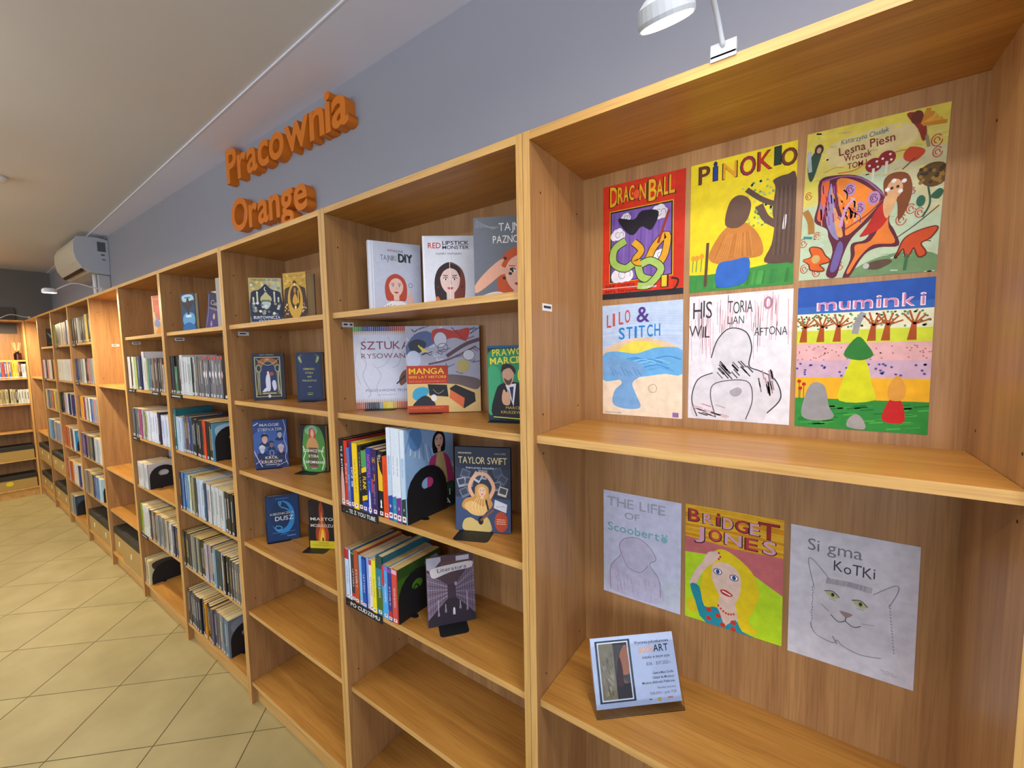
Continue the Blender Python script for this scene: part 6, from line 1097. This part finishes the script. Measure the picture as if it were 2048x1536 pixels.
sign('Pracownia', -2.075, -0.975, 2.605, 2.585, 0.163, pn); sign('Orange', -2.05, -1.30, 2.342, 2.322, 0.155, on)

# ------------------------------------------------------------------ clip lamps
def cr(P, n=6):
    out = []
    for i in range(len(P)-1):
        p0 = P[max(i-1, 0)]; p1 = P[i]; p2 = P[i+1]; p3 = P[min(i+2, len(P)-1)]
        for k in range(n):
            t = k/n; out.append(tuple(0.5*((2*b)+(-a+c)*t+(2*a-5*b+4*c-d)*t*t+(-a+3*b-3*c+d)*t**3) for a, b, c, d in zip(p0, p1, p2, p3)))
    out.append(P[-1]); return out
def clip_lamp(label, x, arm, hc, normal, rad, power, ln=0.0):
    """arm: points; hc: centre of the lit disc; normal: direction the disc faces"""
    t = empty('clip_lamp', (x, 0, H)); tag(t, label, 'lamp', 'white clip lamps on the bookcase tops'); o3 = Vector((x, 0, H))
    m = MB(); m.box(-0.02, -0.003, 0.0005, 0.02, 0.012, 0.024); m.box(-0.02, -0.003, -0.004, 0.02, -0.0005, 0.006); m.build('clamp', M_LAMPW, t, bevel=0.0015)
    m = MB(); m.tube([Vector(p)-o3 for p in cr(arm)], 0.0042, 10); m.build('arm', M_LAMPW, t, smooth=True)
    n = Vector(normal).normalized(); a = n.cross(Vector((1, 0, 0))).normalized(); b = n.cross(a); c = Vector(hc)-o3
    def ringp(r, off): return [c+a*r*math.cos(2*math.pi*k/28)+b*r*math.sin(2*math.pi*k/28)-n*off for k in range(28)]
    m = MB(); m.loft([ringp(rad*0.93, 0.0012), ringp(rad, 0.0005), ringp(rad*1.02, 0.006), ringp(rad*0.96, 0.022), ringp(rad*0.7, 0.03)]); m.build('lamp_head', M_LAMPW, t, smooth=False)
    m = MB(); m.loft([ringp(rad*0.92, 0.0011), ringp(rad*0.92, -0.0004)]); m.build('diffuser', M_GLOW, t)
    l = bpy.data.lights.new('clip_lamp_light', 'AREA'); l.shape = 'DISK'; l.size = rad*1.8; l.energy = power; l.color = (1, 0.84, 0.56) if ln else (1, 0.92, 0.78)
    lo = bpy.data.objects.new('clip_lamp_light', l); C.objects.link(lo); lo.location = Vector(hc)+n*0.004; lo.rotation_euler = n.to_track_quat('-Z', 'Y').to_euler()
clip_lamp('large near white clip lamp, lit, above the drawings', 0.403, [(0.403, 0.0, 2.165), (0.394, -0.03, 2.215), (0.388, -0.075, 2.235), (0.392, -0.13, 2.19), (0.397, -0.175, 2.137), (0.392, -0.19, 2.122)], (0.364, -0.2, 2.102), (0.03, 0.46, -0.89), 0.036, 1.3)
def far_lamp(label, x, power): clip_lamp(label, x, [(x, 0.0, 2.165), (x, -0.05, 2.172), (x, -0.1, 2.187), (x, -0.145, 2.187), (x, -0.185, 2.165), (x, -0.225, 2.135)], (x, -0.255, 2.112), (0, 0.02, -1), 0.036, power, 1)
far_lamp('white clip lamp over the bright empty bay, below the air conditioner', -3.606, 22.0)
far_lamp('white clip lamp in the far corner, over the last bay', -6.88, 22.0)

# ------------------------------------------------------------------ air conditioner and its trunking
ac = empty('air_conditioner', (-4.69, RY1, 2.43)); tag(ac, 'white wall air conditioner above the bookcases, far end', 'air conditioner')
prof = [(0, 0), (0, 0.306), (-0.07, 0.318), (-0.17, 0.31), (-0.2, 0.305), (-0.222, 0.25), (-0.225, 0.17), (-0.212, 0.1), (-0.18, 0.045), (-0.13, 0.012), (-0.06, 0.0)]
pr = [(y-0.0006, z) for y, z in prof]
m = MB(); m.loft([[(x, y, z) for y, z in pr][::-1] for x in (-0.86, -0.012)]); m.build('housing', plain('ivory_plastic', 'cfc6b2', 0.4), ac, bevel=0.004)
m = MB(); m.loft([[(x, y*1.02, 0.003+(z-0.003)*1.01) for y, z in pr][::-1] for x in (-0.0115, 0.0)]); sd = m.build('side_cover', plain('ac_side_plastic', 'b4bac6', 0.4), ac, bevel=0.003)
m = MB(); m.box(0.0002, -0.075, 0.2, 0.0012, -0.02, 0.285); m.build('rating_label', M_GREYP, sd)
m = MB(); m.box(0.0002, -0.055, 0.165, 0.001, -0.03, 0.178); m.box(0.0002, -0.05, 0.125, 0.001, -0.028, 0.135); m.build('small_print', M_GREYP, sd)
m = MB()
for k in range(1):
    m.loft([[(-0.8, -0.185, 0.04), (-0.8, -0.165, 0.024), (-0.8, -0.168, 0.018), (-0.8, -0.19, 0.034)][::-1], [(-0.05, -0.185, 0.04), (-0.05, -0.165, 0.024), (-0.05, -0.168, 0.018), (-0.05, -0.19, 0.034)][::-1]])
m.build('air_outlet', M_BLACK, ac)
m = MB(); m.box(-0.14, -0.085, -0.27, -0.015, -0.0006, -0.003); m.build('trunking', plain('grey_white_trunking', 'b8b8bc', 0.5), ac, bevel=0.006)
m = MB(); m.tube([(-0.06, -0.1, -0.004), (-0.062, -0.1, -0.1), (-0.065, -0.098, -0.27)], 0.014, 12); m.build('drain_pipe', M_WHITE, ac, smooth=True)
# grey cable duct panel low on the left wall, above the left bookcase
m = MB(); m.box(-0.001, -0.35, 2.0, 0.02, -0.045, 2.32); o = m.build('wall_panel', plain('dark_taupe_panel', '4c4846', 0.6), None, (RX0+0.0012, 0, 0)); tag(o, 'dark square panel on the left wall above the corner bookcase', 'panel')
# small white ceiling sensor
s_ = empty('smoke_detector', (-3.52, -0.44, RZ)); tag(s_, 'small round white sensor on the ceiling, at the left picture edge', 'sensor')
m = MB(); m.lathe([(0.045, -0.0005), (0.05, -0.012), (0.04, -0.03), (0.02, -0.036)], 20); m.build('housing', M_WHITE, s_, smooth=False)
bpy.context.view_layer.update()
